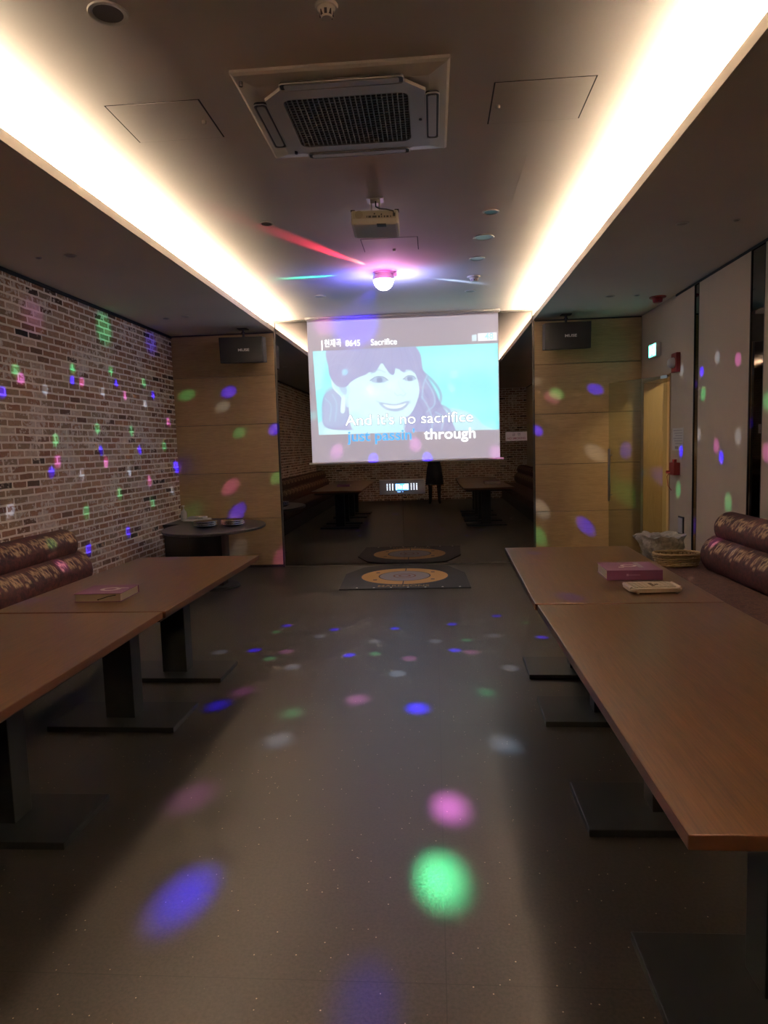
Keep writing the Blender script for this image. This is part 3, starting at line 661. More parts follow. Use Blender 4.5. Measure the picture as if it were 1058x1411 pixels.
def roll(name, side, cx, cz, r, y0, y1, parent, ph, v0):
    """a padded horizontal roll; side=+1 bulges to +x, its ornament band faces up and out"""
    step = 0.008; ny = int((y1-y0)/step); na = 44
    verts = []; orn = []; faces = []
    capn = 6
    ys = []
    for k in range(capn+1):
        a = PI/2*(1-k/capn); ys.append((y1-0.045+0.045*math.sin(a), (r-0.045)+0.045*math.cos(a)))
    for j in range(1, ny): ys.append((y1-0.045-j*step*(y1-y0-0.05)/(y1-y0), r))
    for (y, rr) in ys:
        for k in range(na):
            a = 2*PI*k/na
            wob = 1+0.006*math.sin(y*9+ph)+0.004*math.sin(y*23+k)
            verts.append((cx+side*rr*wob*math.cos(a), y, cz+rr*wob*math.sin(a)*1.02))
            arc = ((a if a < PI else a-2*PI)+0.25)*r      # arc length measured from just below the front
            orn.append(mot(y1-y+ph, arc-v0+0.01))
    n = len(ys)
    for j in range(n-1):
        for k in range(na):
            k2 = (k+1) % na
            faces.append((j*na+k, j*na+k2, (j+1)*na+k2, (j+1)*na+k))
    verts.append((cx, y1, cz)); orn.append(0.0); c = len(verts)-1
    for k in range(na): faces.append((c, (k+1) % na, k))
    verts.append((cx, ys[-1][0], cz)); orn.append(0.0); c2 = len(verts)-1
    for k in range(na): faces.append((c2, (n-1)*na+k, (n-1)*na+(k+1) % na))
    me = bpy.data.meshes.new(name); me.from_pydata(verts, [], faces)
    at = me.attributes.new('ornament', 'FLOAT', 'POINT'); at.data.foreach_set('value', orn)
    me.materials.append(M_SOFA); me.polygons.foreach_set('use_smooth', [True]*len(me.polygons)); me.update()
    o = bpy.data.objects.new(name, me); C.objects.link(o); o.parent = parent
    bm = bmesh.new(); bm.from_mesh(me); bmesh.ops.recalc_face_normals(bm, faces=bm.faces); bm.to_mesh(me); bm.free()
    return o
def sofa(side, wall, yend, ystart, seat_end, label, front):
    # side +1: stands at the left wall (bulges towards +x)
    t = thing('bench_sofa', label, 'sofa', (0, 0, 0), 0, 'sofas along the side walls')
    s = side
    roll('upper_back_roll', s, wall+s*0.150, 0.780, 0.128, ystart, yend, t, 0.06, -0.0)
    roll('lower_back_roll', s, wall+s*0.200, 0.555, 0.160, ystart, yend+0.06, t, 0.22, 0.03)
    b = bmesh.new()
    xs = sorted((wall+s*0.004, wall+s*0.09)); box(b, xs[0], xs[1], ystart, yend-0.03, 0.1, 0.85, 0.01); obj('back_board', b, M_SEAT, t)
    b = bmesh.new(); xs = sorted((wall+s*0.03, front)); box(b, xs[0], xs[1], ystart, seat_end, 0.27, 0.43, 0.035, seg=4); obj('seat', b, M_SEAT, t, True)
    b = bmesh.new(); xs = sorted((wall+s*0.03, front-s*0.05)); box(b, xs[0], xs[1], ystart, seat_end-0.02, 0.0, 0.275, 0.005); obj('base', b, M_DARKPL, t)
    return t
sofa(1, XL, 5.56, YB+0.02, 5.60, 'burgundy bench sofa with gold scroll ornament along the brick wall', -2.62)
sofa(-1, XR, 5.74, YB+0.02, 6.50, 'burgundy bench sofa with gold scroll ornament along the beige panelled wall', 1.80)

# ================================================================== THINGS ON THE TABLES
M_PURPLE = mat('purple_cover', (0.20, 0.065, 0.16), 0.45)
M_PURPLE_D = mat('dark_purple_spine', (0.13, 0.03, 0.10), 0.45)
def pages_mat():
    m = mat('page_edges', (0.60, 0.52, 0.38), 0.8); v = coords(m, (1, 1, 1)); wv = nd(m, 'ShaderNodeTexWave', bands_direction='Z'); wv.inputs['Scale'].default_value = 260; lk(m, v, wv.inputs['Vector'])
    lk(m, ramp(m, wv.outputs['Fac'], [(0, (0.48, 0.41, 0.30)), (1, (0.68, 0.60, 0.46))]), bsdf(m).inputs['Base Color']); return m
M_PAGES = pages_mat()
def logo_ring(bm, cx, cy, z, r0, r1, sx=1.0, a0=0, a1=360, n=28):
    A = []; B = []
    for i in range(n+1):
        a = math.radians(a0+(a1-a0)*i/n)
        A.append(bm.verts.new((cx+sx*r0*math.cos(a), cy+r0*math.sin(a), z))); B.append(bm.verts.new((cx+sx*r1*math.cos(a), cy+r1*math.sin(a), z)))
    for i in range(n): bm.faces.new((A[i], B[i], B[i+1], A[i+1]))
# left book: closed hardback, fore-edge towards the camera, spine away at the right
def hardback(label, loc, rot, wx, wy, h, spine, elastic):
    t = thing('hardback_book', label, 'book', loc, rot)
    b = bmesh.new()
    box(b, -wx/2, wx/2, -wy/2, wy/2, h-0.003, h, 0.001, seg=1); box(b, -wx/2, wx/2, -wy/2, wy/2, 0, 0.003, 0.001, seg=1)
    if spine == 'back': box(b, -wx/2, wx/2, wy/2-0.003, wy/2, 0.001, h-0.001, 0.001, seg=1)
    else: box(b, -wx/2, wx/2, -wy/2, -wy/2+0.003, 0.001, h-0.001, 0.001, seg=1)
    obj('cover', b, M_PURPLE, t)
    b = bmesh.new(); e = 0.006
    box(b, -wx/2+e, wx/2-e, (-wy/2+e) if spine == 'back' else -wy/2+0.003, (wy/2-0.003) if spine == 'back' else wy/2-e, 0.003, h-0.003); obj('pages', b, M_PAGES, t)
    return t, b
tl, _ = hardback('closed purple hardback with white ring emblem on the left table', (-1.832, 3.600, ZT), 0.02, 0.262, 0.235, 0.046, 'back', True)
b = bmesh.new(); logo_ring(b, 0.02, 0.0, 0.0465, 0.026, 0.044, 1.3); box(b, 0.060, 0.110, 0.018, 0.036, 0.0461, 0.0466); obj('emblem', b, M_PAPER, tl)
b = bmesh.new(); tube(b, [(0.00, -0.1125, 0.012), (0.02, -0.1145, 0.018), (0.06, -0.1145, 0.030), (0.10, -0.1145, 0.036)], 0.0025, 6); lathe(b, [(0, -0.004), (0.006, 0), (0, 0.004)], (0.00, -0.113, 0.012), 10); obj('ribbon', b, M_DARKPL, tl)
tr, _ = hardback('thick purple book with white emblem behind the remote on the right table', (1.112, 3.985, ZT), -0.03, 0.305, 0.27, 0.056, 'front', False)
b = bmesh.new(); logo_ring(b, 0.0, 0.01, 0.0565, 0.024, 0.038, 1.2); box(b, -0.065, -0.035, -0.045, -0.025, 0.0561, 0.0566); obj('emblem', b, M_PAPER, tr)
b = bmesh.new(); prism(b, rrect(0.045, 0.075, -0.05, 0.11, 0.004), 0.0558, 0.0562); obj('grey_band', b, mat('grey_purple_band', (0.30, 0.27, 0.30), 0.5), tr)
b = bmesh.new(); box(b, -0.035, 0.03, -0.1358, -0.1350, 0.028, 0.031); box(b, -0.045, -0.034, -0.1358, -0.1350, 0.024, 0.036); obj('spine_lettering', b, mat('faded_lettering', (0.42, 0.25, 0.38), 0.5), tr)
# karaoke remote: wide cream handset with rows of keys
t = thing('karaoke_remote', 'cream karaoke remote with rows of keys lying before the purple book', 'remote control', (1.122, 3.585, ZT+0.004), 0.02)
b = bmesh.new(); prism(b, rrect(-0.135, 0.125, -0.095, 0.085, 0.03), 0.004, 0.024)
bmesh.ops.bevel(b, geom=[e for e in b.edges if abs(e.verts[0].co.z-e.verts[1].co.z) < 1e-6], offset=0.005, segments=3, affect='EDGES'); obj('body', b, M_CREAM, t, True)
b = bmesh.new(); prism(b, rrect(-0.112, 0.10, -0.065, 0.068, 0.008), 0.0235, 0.0252); obj('key_panel', b, mat('key_panel_beige', (0.50, 0.42, 0.28), 0.5), t)
mk = mat('remote_key', (0.66, 0.60, 0.48), 0.5); mk2 = mat('remote_key_dark', (0.14, 0.11, 0.08), 0.5)
for iy in range(5):
    for ix in range(9):
        b = bmesh.new(); x = -0.100+ix*0.0235; y = -0.054+iy*0.0265; box(b, x-0.009, x+0.009, y-0.008, y+0.008, 0.025, 0.0285, 0.0015, seg=1)
        obj('key', b, mk2 if (ix == 4 and iy in (1, 2, 3)) or (ix == 5 and iy == 2) else mk, t)
for x, y in ((-0.10, -0.085), (0.095, -0.085), (-0.10, 0.07), (0.095, 0.07)):
    b = bmesh.new(); cyl(b, (x, y, -0.004), (x, y, 0.006), 0.007, n=10); obj('foot', b, M_WHITEPL, t)
for x in (-0.128, 0.12):
    b = bmesh.new(); cyl(b, (x, -0.07, 0.020), (x, 0.06, 0.020), 0.009, n=12); obj('side_grip', b, M_CREAM, t, True)

# ================================================================== FAR RIGHT CORNER: lined bin and wicker basket on the bench end
t = thing('lined_bin', 'round bin wrapped in a crumpled clear plastic bag on the bench end', 'bin', (2.035, 6.275, 0.431))
b = bmesh.new(); lathe(b, [(0, 0), (0.12, 0), (0.16, 0.20), (0.153, 0.20), (0.115, 0.012), (0, 0.012)], n=32); obj('bin', b, mat('grey_bin', (0.62, 0.58, 0.53), 0.5), t, True)
bmm = bmesh.new(); rnd = random.Random(3); n = 64; rows = 16; rings = []
ph = [rnd.random()*6 for _ in range(10)]
for j in range(rows+1):
    f = j/rows
    ring = []
    for i in range(n):
        a = 2*PI*i/n
        rr = 0.140+0.068*f + (0.008+0.012*f)*math.sin(7*a+ph[0]+3*f)*math.cos(3*a+ph[1]-8*f) + 0.006*math.sin(17*a+9*f+ph[2]) + 0.005*math.sin(29*a-14*f+ph[3]) + 0.012*math.sin(PI*f*2+3*a)
        ring.append(bmm.verts.new((rr*math.cos(a), rr*math.sin(a), 0.008+0.215*f + (0.010*math.sin(5*a+ph[4])+0.006*math.sin(13*a+ph[5]))*f)))
    rings.append(ring)
for j in range(5):                                   # folded over the rim and down inside
    f = (j+1)/5; ring = []
    for i in range(n):
        a = 2*PI*i/n; rr = 0.205-0.075*f + 0.008*math.sin(9*a+ph[6]+4*f)
        ring.append(bmm.verts.new((rr*math.cos(a), rr*math.sin(a), 0.225-0.03*f + 0.010*math.sin(5*a+ph[4])*(1-f)+0.01*math.sin(11*a+ph[7]))))
    rings.append(ring)
for A, B in zip(rings, rings[1:]):
    for i in range(n): bmm.faces.new((A[i], A[(i+1) % n], B[(i+1) % n], B[i]))
M_BAG = mat('crumpled_film', (0.86, 0.80, 0.70), 0.22, spec=0.7)
mm = M_BAG; tb = nd(mm, 'ShaderNodeBsdfTransparent'); mx_ = nd(mm, 'ShaderNodeMixShader'); vv = coords(mm)
lk(mm, ramp(mm, noise(mm, vv, 9, 5, 0.7, 1.5), [(0.35, (0.55,)*3), (0.65, (0.92,)*3)]), mx_.inputs[0]); lk(mm, tb.outputs[0], mx_.inputs[1]); lk(mm, bsdf(mm).outputs[0], mx_.inputs[2])
lk(mm, mx_.outputs[0], mm.node_tree.nodes['Material Output'].inputs['Surface']); bump(mm, noise(mm, vv, 22, 5, 0.7, 2.0), 0.9, 0.02)
obj('plastic_liner', bmm, M_BAG, t, True)
t = thing('wicker_basket', 'low wicker basket beside the lined bin on the sofa bench', 'basket', (2.06, 5.945, 0.431))
M_WICK = mat('wicker', (0.46, 0.33, 0.17), 0.6); M_WICK2 = mat('wicker_dark', (0.26, 0.17, 0.08), 0.6)
b = bmesh.new(); rnd = random.Random(5)
for j in range(5):
    pts = []; k = 60
    for i in range(k+1):
        a = 2*PI*i/k; e = 0.8
        x = (0.165+0.005*j)*math.copysign(abs(math.cos(a))**e, math.cos(a)); y = (0.105+0.004*j)*math.copysign(abs(math.sin(a))**e, math.sin(a))
        o_ = 0.006*math.sin(14*a+PI*j); pts.append((x*(1+o_/0.16), y*(1+o_/0.11), 0.012+0.0185*j+0.003*math.sin(9*a+j)))
    tube(b, pts, 0.0088, 6)
obj('weave', b, M_WICK, t, True)
b = bmesh.new()
for i in range(28):
    a = 2*PI*i/28; x = 0.165*math.copysign(abs(math.cos(a))**0.8, math.cos(a)); y = 0.105*math.copysign(abs(math.sin(a))**0.8, math.sin(a)); tube(b, [(x*0.98, y*0.98, 0.0), (x*1.06, y*1.06, 0.1)], 0.0055, 5)
obj('stakes', b, M_WICK2, t, True)
b = bmesh.new(); pts = []
for i in range(61):
    a = 2*PI*i/60; pts.append((0.186*math.copysign(abs(math.cos(a))**0.8, math.cos(a)), 0.124*math.copysign(abs(math.sin(a))**0.8, math.sin(a)), 0.104+0.002*math.sin(20*a)))
tube(b, pts, 0.013, 8); obj('rim', b, M_WICK, t, True)
b = bmesh.new(); prism(b, rrect(-0.155, 0.155, -0.095, 0.095, 0.04), 0.0, 0.012); obj('basket_floor', b, M_WICK2, t)

# ================================================================== FAR LEFT CORNER: black counter, oval table and what stands on them
t = thing('corner_cabinet', 'low black cabinet in the corner between brick and oak walls', 'cabinet', (-2.98, 8.28, 0))
b = bmesh.new(); box(b, -0.325, 0.29, -0.28, 0.325, 0.0, 0.63, 0.004); obj('carcass', b, M_DARKPL, t)
b = bmesh.new(); box(b, -0.33, 0.305, -0.295, 0.335, 0.63, 0.66, 0.006); obj('top', b, mat('black_worktop', (0.030, 0.026, 0.030), 0.35), t)
b = bmesh.new()
for x0, x1 in ((-0.315, -0.02), (-0.012, 0.28)):
    box(b, x0, x1, -0.296, -0.280, 0.03, 0.62, 0.003)
obj('door', b, M_DARKPL, t)
t = thing('oval_table', 'black oval pedestal table in front of the corner cabinet', 'table', (-2.47, 7.42, 0))
M_OVAL = mat('black_table_top', (0.035, 0.030, 0.034), 0.35)
b = bmesh.new(); lathe(b, [(0, 0.662), (0.985, 0.662), (1.0, 0.668), (1.0, 0.688), (0.99, 0.692), (0, 0.692)], n=64, sx=0.55, sy=0.72); obj('tabletop', b, M_OVAL, t)
b = bmesh.new(); box(b, -0.09, 0.09, -0.09, 0.09, 0.03, 0.662, 0.005); obj('pedestal', b, M_BLACKM, t)
b = bmesh.new(); lathe(b, [(0, 0), (0.25, 0), (0.25, 0.022), (0.23, 0.03), (0, 0.03)], n=40); obj('base_plate', b, M_BLACKM, t)
def ashtray(loc, label):
    t = thing('steel_ashtray', label, 'ashtray', loc, 0, 'steel ashtray stacks on the oval table')
    for k in range(3):
        b = bmesh.new(); z = 0.020*k
        lathe(b, [(0, z), (0.085, z), (0.125, z+0.022), (0.132, z+0.024), (0.130, z+0.027), (0.122, z+0.026), (0.083, z+0.004), (0, z+0.004)], n=36)
        obj('dish', b, M_CHROME, t, True)
    return t
ashtray((-2.56, 7.36, 0.692), 'left of two low stacks of shiny steel dishes on the oval table')
ashtray((-2.27, 7.44, 0.692), 'right of two low stacks of shiny steel dishes on the oval table')
t = thing('pump_bottle', 'small white pump bottle standing by the brick wall on the cabinet', 'bottle', (-3.195, 8.4, 0.66))
b = bmesh.new(); lathe(b, [(0, 0), (0.036, 0), (0.040, 0.01), (0.040, 0.10), (0.030, 0.125), (0.014, 0.135), (0.014, 0.15), (0, 0.15)], n=24); obj('bottle_body', b, M_WHITEPL, t, True)
b = bmesh.new(); cyl(b, (0, 0, 0.15), (0, 0, 0.185), 0.006, n=10); box(b, -0.012, 0.012, -0.04, 0.012, 0.183, 0.197, 0.003); obj('pump', b, M_WHITEPL, t)
t = thing('folded_towels', 'flat white packet of wet towels beside the pump bottle', 'towels', (-3.0, 8.33, 0.66), -0.05)
b = bmesh.new(); box(b, -0.145, 0.155, -0.10, 0.10, 0.0, 0.032, 0.012, seg=3); obj('packet', b, M_PAPER, t, True)
b = bmesh.new(); box(b, -0.10, 0.11, -0.08, 0.08, 0.032, 0.058, 0.011, seg=3); obj('packet_top', b, M_PAPER, t, True)

# ================================================================== MAT in front of the glass
t = thing('floor_mat', 'black rubber mat with an orange and grey roundel below the mirror', 'mat', (-0.385, 7.8, 0))
out = [(-0.665, -0.665), (0.745, -0.655), (0.720, 0.18), (0.53, 0.66), (0.25, 0.80), (-0.22, 0.80), (-0.52, 0.64), (-0.70, 0.20)]
M_MAT = mat('black_rubber', (0.022, 0.022, 0.026), 0.6)
b = bmesh.new(); prism(b, out, 0.0, 0.012)
obj('mat_body', b, M_MAT, t)
M_ORANGE = mat('orange_print', (0.60, 0.33, 0.10), 0.6); M_GREYP = mat('grey_disc_print', (0.28, 0.26, 0.28), 0.6)
b = bmesh.new(); lathe(b, [(0, 0.0125), (0.52, 0.0125)], (0.01, 0.03, 0), 64, sx=0.98, sy=0.93)
obj('orange_roundel', b, M_ORANGE, t)
b = bmesh.new(); lathe(b, [(0.515, 0.0128), (0.535, 0.0128)], (0.01, 0.03, 0), 64, sx=0.98, sy=0.93); lathe(b, [(0.29, 0.0136), (0.305, 0.0136)], (0.01, 0.03, 0), 48)
for a in (35, 145, 215, 325): x, y = 0.01+0.40*math.cos(math.radians(a)), 0.03+0.38*math.sin(math.radians(a)); box(b, x-0.022, x+0.022, y-0.022, y+0.022, 0.0128, 0.0136)
box(b, 0.004, 0.016, 0.33, 0.52, 0.0128, 0.0136); box(b, 0.004, 0.016, -0.46, -0.27, 0.0128, 0.0136)
obj('black_rings', b, M_INK, t)
b = bmesh.new(); lathe(b, [(0, 0.0132), (0.29, 0.0132)], (0.01, 0.03, 0), 48); obj('grey_disc', b, M_GREYP, t)
M_BRN = mat('brown_print', (0.22, 0.09, 0.06), 0.6)
b = bmesh.new(); logo_ring(b, 0.01, 0.03, 0.0138, 0.115, 0.135, 1.0); logo_ring(b, 0.01, 0.03, 0.0138, 0.05, 0.075, 1.0); obj('centre_rings', b, M_BRN, t)
text('mat_lettering', 'MAREMONS', 0.13, (0.02, -0.575, 0.0125), (0, 0, 0), mat('mat_letter_gold', (0.30, 0.20, 0.09), 0.6), t, 0.0004, 'CENTER', 0.56, 0.002)
for k in range(7):
    b = bmesh.new(); x = -0.48+k*0.185; lathe(b, [(0, 0.016), (0.010, 0.0155), (0.013, 0.012)], (x, -0.615, 0), 12); obj('stud', b, M_PAPER, t)

# ================================================================== ON THE BACK WALL
# amplifier / karaoke machine set into the black glass
t = thing('karaoke_machine', 'grey karaoke machine with glowing blue display set in the black glass', 'karaoke machine', (-0.412, D-0.002, 0.912))
b = bmesh.new(); box(b, -0.29, 0.29, -0.022, 0.0, 0, 0.19, 0.003); obj('front_panel', b, mat('machine_grey', (0.10, 0.10, 0.115), 0.45), t)
b = bmesh.new(); box(b, -0.29, 0.29, -0.0235, -0.021, 0.184, 0.190); obj('top_edge', b, M_STEEL, t)
b = bmesh.new(); box(b, -0.085, 0.082, -0.026, -0.020, 0.055, 0.135, 0.002); obj('display', b, mat('display_blue', (0.05, 0.3, 0.6), 0.4, emit=(0.08, 0.45, 1.0), estr=1.1), t)
b = bmesh.new(); r5 = random.Random(2)
for (x0, x1, z0, z1) in ((-0.078, -0.065, 0.062, 0.128), (-0.062, -0.03, 0.118, 0.126), (-0.055, 0.0, 0.075, 0.105), (-0.035, -0.01, 0.102, 0.112), (0.012, 0.055, 0.066, 0.118), (0.030, 0.078, 0.095, 0.132), (0.06, 0.078, 0.062, 0.09)):
    box(b, x0, x1, -0.0275, -0.026, z0, z1)
obj('display_graphics', b, mat('display_white', (0.5, 0.8, 1), 0.4, emit=(0.45, 0.85, 1.0), estr=1.9), t)
M_DOT = mat('key_lights', (0.7, 0.8, 0.9), 0.4, emit=(0.7, 0.85, 1.0), estr=1.6)
for sx_ in (-1, 1):
    for i in range(3):
        for j in range(5):
            b = bmesh.new(); x = sx_*(0.118+0.035*i)-0.003; z = 0.060+0.018*j; box(b, x-0.005, x+0.005, -0.0245, -0.0215, z-0.004, z+0.004); obj('key_light', b, M_DOT, t)
b = bmesh.new(); box(b, -0.062, -0.02, -0.0245, -0.0215, 0.030, 0.036); box(b, 0.0, 0.012, -0.0245, -0.0215, 0.030, 0.036); obj('status_light', b, mat('status_blue', (0.1, 0.2, 0.8), 0.4, emit=(0.15, 0.35, 1.0), estr=2.0), t)
# no smoking notice on the glass
t = thing('no_smoking_sign', 'small pale NO SMOKING sign on the black glass right of the screen', 'sign', (1.032, D-0.003, 1.545))
b = bmesh.new(); box(b, -0.133, 0.133, -0.003, 0, 0, 0.112, 0.001, seg=1); obj('sign_board', b, mat('sign_pinkish_white', (0.60, 0.52, 0.56), 0.5), t)
text('sign_text', '금  연', 0.042, (0.0, -0.0036, 0.064), (PI/2, 0, 0), M_INK, t, 0.0005, 'CENTER', 0.10)
text('sign_text', 'NO SMOKING', 0.036, (0.0, -0.0036, 0.020), (PI/2, 0, 0), mat('sign_red_print', (0.30, 0.10, 0.14), 0.6), t, 0.0005, 'CENTER', 0.225, 0.0006)
# speakers
M_SPK = mat('speaker_cloth', (0.012, 0.012, 0.014), 0.6); M_SPKB = mat('speaker_body', (0.035, 0.033, 0.036), 0.5)
M_MUSE = mat('logo_silver', (0.75, 0.75, 0.76), 0.4)
def speaker(x, y, zc, tilt, yaw, label):
    t = thing('wall_speaker', label, 'speaker', (x, y, HS), 0, 'speakers hung from the soffits')
    R1 = Matrix.Rotation(yaw, 4, 'Z') @ Matrix.Rotation(tilt, 4, 'X')
    off = Vector((0, 0, zc-HS))
    w2, h2, dp = 0.262, 0.152, 0.26
    b = bmesh.new(); box(b, -w2, w2, 0.02, dp, -h2, h2, 0.008)
    o = obj('cabinet', b, M_SPKB, t); o.matrix_local = Matrix.Translation(off) @ R1
    b = bmesh.new(); box(b, -w2, w2, 0.0, 0.02, -h2, h2, 0.006); o = obj('grille', b, M_SPK, t); o.matrix_local = Matrix.Translation(off) @ R1
    o2 = text('logo', 'MUSE', 0.042, (0.035, -0.002, -0.018), (PI/2, 0, 0), M_MUSE, None, 0.001, 'CENTER', 0.135, 0.0012); o2.parent = t
    o2.matrix_local = Matrix.Translation(off) @ R1 @ Matrix.Translation((0.03, -0.002, -0.015)) @ Matrix.Rotation(PI/2, 4, 'X')
    b = bmesh.new(); box(b, -0.06, 0.06, 0.07, 0.19, -0.010, -0.0005, 0.002); cyl(b, (0, 0.13, -0.008), (0, 0.13, zc-HS+h2-0.01), 0.014, n=14); cyl(b, (0, 0.13, -0.055), (0, 0.13, -0.04), 0.022, n=14)
    obj('bracket', b, M_SPKB, t)
speaker(-2.285, 8.18, 2.735, 0.10, 0.06, 'black box speaker lettered in white, hung above the oak wall left of the screen')
speaker(1.585, 8.18, 2.742, 0.10, -0.03, 'black box speaker lettered in white, hung above the oak wall right of the screen')

# ================================================================== GLASS DOOR LEAF, standing ajar
M_DOORG = mat('door_glass', (0.80, 0.86, 0.76), 0.04, spec=0.5)
mm = M_DOORG; tb = nd(mm, 'ShaderNodeBsdfTransparent'); tb.inputs[0].default_value = (0.93, 0.95, 0.86, 1); mx_ = nd(mm, 'ShaderNodeMixShader'); fr = nd(mm, 'ShaderNodeFresnel'); fr.inputs['IOR'].default_value = 1.35
ad = nd(mm, 'ShaderNodeMath', operation='MULTIPLY_ADD'); lk(mm, fr.outputs[0], ad.inputs[0]); ad.inputs[1].default_value = 0.8; ad.inputs[2].default_value = 0.05
bsdf(mm).inputs['Base Color'].default_value = (0.30, 0.30, 0.22, 1)
lk(mm, ad.outputs[0], mx_.inputs[0]); lk(mm, tb.outputs[0], mx_.inputs[1]); lk(mm, bsdf(mm).outputs[0], mx_.inputs[2])
lk(mm, mx_.outputs[0], mm.node_tree.nodes['Material Output'].inputs['Surface'])
ang = math.atan2(8.38-7.62, 2.10-2.53)
t = bpy.data.objects.new('door_1', None); C.objects.link(t); kind(t, 'structure'); t.location = (2.53, 7.62, 0); t.rotation_euler = (0, 0, ang)
b = bmesh.new(); box(b, 0.01, 0.875, -0.005, 0.005, 0.012, 2.195, 0.0015, seg=1); struct('glass_leaf', b, M_DOORG, t)
b = bmesh.new()
for s_ in (1,):
    box(b, 0.805, 0.835, s_*0.045-0.008, s_*0.045+0.008, 0.79, 1.416, 0.003)
    for z in (0.86, 1.34): cyl(b, (0.82, s_*0.004, z), (0.82, s_*0.040, z), 0.008, n=12)
struct('door_handle', b, M_STEEL, t)
b = bmesh.new(); box(b, 0.0, 0.09, -0.014, 0.014, 2.165, 2.2, 0.002); box(b, 0.0, 0.09, -0.014, 0.014, 0.004, 0.06, 0.002); struct('door_hinge', b, M_STEEL, t)

# ================================================================== ON THE RIGHT WALL
t = thing('exit_sign', 'small glowing green exit sign on the wall above the doorway', 'sign', (XR, 8.04, 2.44))
b = bmesh.new(); box(b, -0.055, 0, -0.125, 0.125, 0, 0.150, 0.005); obj('housing', b, M_WHITEPL, t)
M_EXG = mat('exit_green', (0.1, 0.6, 0.45), 0.4, emit=(0.10, 0.95, 0.68), estr=1.8); M_EXW = mat('exit_white', (0.8, 0.9, 0.9), 0.4, emit=(0.8, 1.0, 0.95), estr=1.6)
b = bmesh.new(); box(b, -0.058, -0.054, -0.118, 0.118, 0.008, 0.142); obj('face', b, M_EXG, t)
b = bmesh.new(); box(b, -0.0595, -0.0575, -0.112, -0.03, 0.018, 0.132)
obj('white_panel', b, M_EXW, t)
b = bmesh.new()   # running figure
box(b, -0.060, -0.0575, 0.020, 0.040, 0.055, 0.100); box(b, -0.060, -0.0575, 0.022, 0.038, 0.105, 0.125)
box(b, -0.060, -0.0575, 0.040, 0.062, 0.030, 0.042); box(b, -0.060, -0.0575, 0.000, 0.020, 0.040, 0.052); box(b, -0.060, -0.0575, 0.0, 0.060, 0.080, 0.088)
box(b, -0.060, -0.0575, 0.078, 0.086, 0.02, 0.13)
obj('running_figure', b, M_EXW, t)
t = thing('fire_alarm_bell', 'small red fire alarm with white lamp beside the doorway', 'fire alarm', (XR, 7.38, 2.30))
b = bmesh.new(); box(b, -0.045, 0, -0.075, 0.075, -0.10, 0.10, 0.008); obj('red_box', b, M_RED, t)
b = bmesh.new(); lathe(b, [(0, 0.060), (0.03, 0.055), (0.05, 0.035), (0.055, 0.0)], n=24); bmesh.ops.rotate(b, cent=(0, 0, 0), matrix=Matrix.Rotation(-PI/2, 3, 'Y'), verts=b.verts); bmesh.ops.translate(b, vec=(-0.045, 0, 0.0), verts=b.verts); obj('white_lamp', b, M_WHITEPL, t, True)
t = thing('notice_sheet', 'white printed notice sheet on the wall beside the doorway', 'notice', (XR, 7.355, 1.39))
b = bmesh.new(); box(b, -0.002, 0, -0.16, 0.16, 0, 0.235); obj('sheet', b, M_PAPER, t)
b = bmesh.new()
for k in range(6): box(b, -0.0026, -0.0018, -0.13, 0.13-0.03*(k % 3), 0.205-0.027*k, 0.211-0.027*k)
box(b, -0.0026, -0.0018, -0.02, 0.08, 0.015, 0.045)
obj('printed_lines', b, M_GREYINK, t)
t = thing('emergency_torch', 'dark red emergency torch holder below the notice sheet', 'emergency torch', (XR, 7.355, 1.135))
b = bmesh.new(); box(b, -0.065, 0, -0.075, 0.075, 0, 0.13, 0.006); obj('holder', b, M_RED, t)
b = bmesh.new(); cyl(b, (-0.045, -0.035, 0.10), (-0.045, -0.035, 0.165), 0.022, n=16); cyl(b, (-0.04, 0.05, 0.03), (-0.10, 0.05, 0.03), 0.016, n=12); obj('torch_head', b, M_RED, t, True)
b = bmesh.new(); tube(b, [(-0.05, 0.06, 0.05), (-0.075, 0.10, -0.02), (-0.06, 0.11, -0.12), (-0.03, 0.09, -0.17)], 0.004, 6); obj('cord', b, M_RED, t)
t = thing('wall_switch', 'shiny white wall switch in a dark frame above the basket', 'switch', (XR, 7.22, 0.52))
b = bmesh.new(); box(b, -0.012, 0, -0.075, 0.075, 0, 0.19, 0.003); obj('frame', b, M_FRAME, t)
b = bmesh.new(); box(b, -0.018, -0.011, -0.058, 0.058, 0.016, 0.174, 0.003); obj('plate', b, mat('shiny_white', (0.66, 0.62, 0.58), 0.12), t)

# ================================================================== CEILING
# cassette air conditioner
t = thing('ceiling_air_conditioner', 'square four way cassette air conditioner in the middle of the ceiling', 'air conditioner', (-0.362, 3.43, HM), 0.0)
hx, hy = 0.468, 0.430
b = bmesh.new()
# bevelled outer frame: sloped ring
def ring_quad(bm, a, b_, za, zb, mi=0):
    (ax, ay), (bx, by) = a, b_
    A = [bm.verts.new(p) for p in ((-ax, -ay, za), (ax, -ay, za), (ax, ay, za), (-ax, ay, za))]
    B = [bm.verts.new(p) for p in ((-bx, -by, zb), (bx, -by, zb), (bx, by, zb), (-bx, by, zb))]
    for i in range(4): bm.faces.new((A[i], A[(i+1) % 4], B[(i+1) % 4], B[i])).material_index = mi
ring_quad(b, (hx, hy), (hx, hy), 0.0, -0.012); ring_quad(b, (hx, hy), (hx-0.012, hy-0.012), -0.012, -0.020); ring_quad(b, (hx-0.012, hy-0.012), (hx-0.09, hy-0.085), -0.020, -0.034)
ring_quad(b, (hx-0.09, hy-0.085), (0.29, 0.25), -0.034, -0.034)
obj('outer_frame', b, M_ACPL, t)
b = bmesh.new(); oc = []
ix, iy, cc = 0.360, 0.330, 0.085
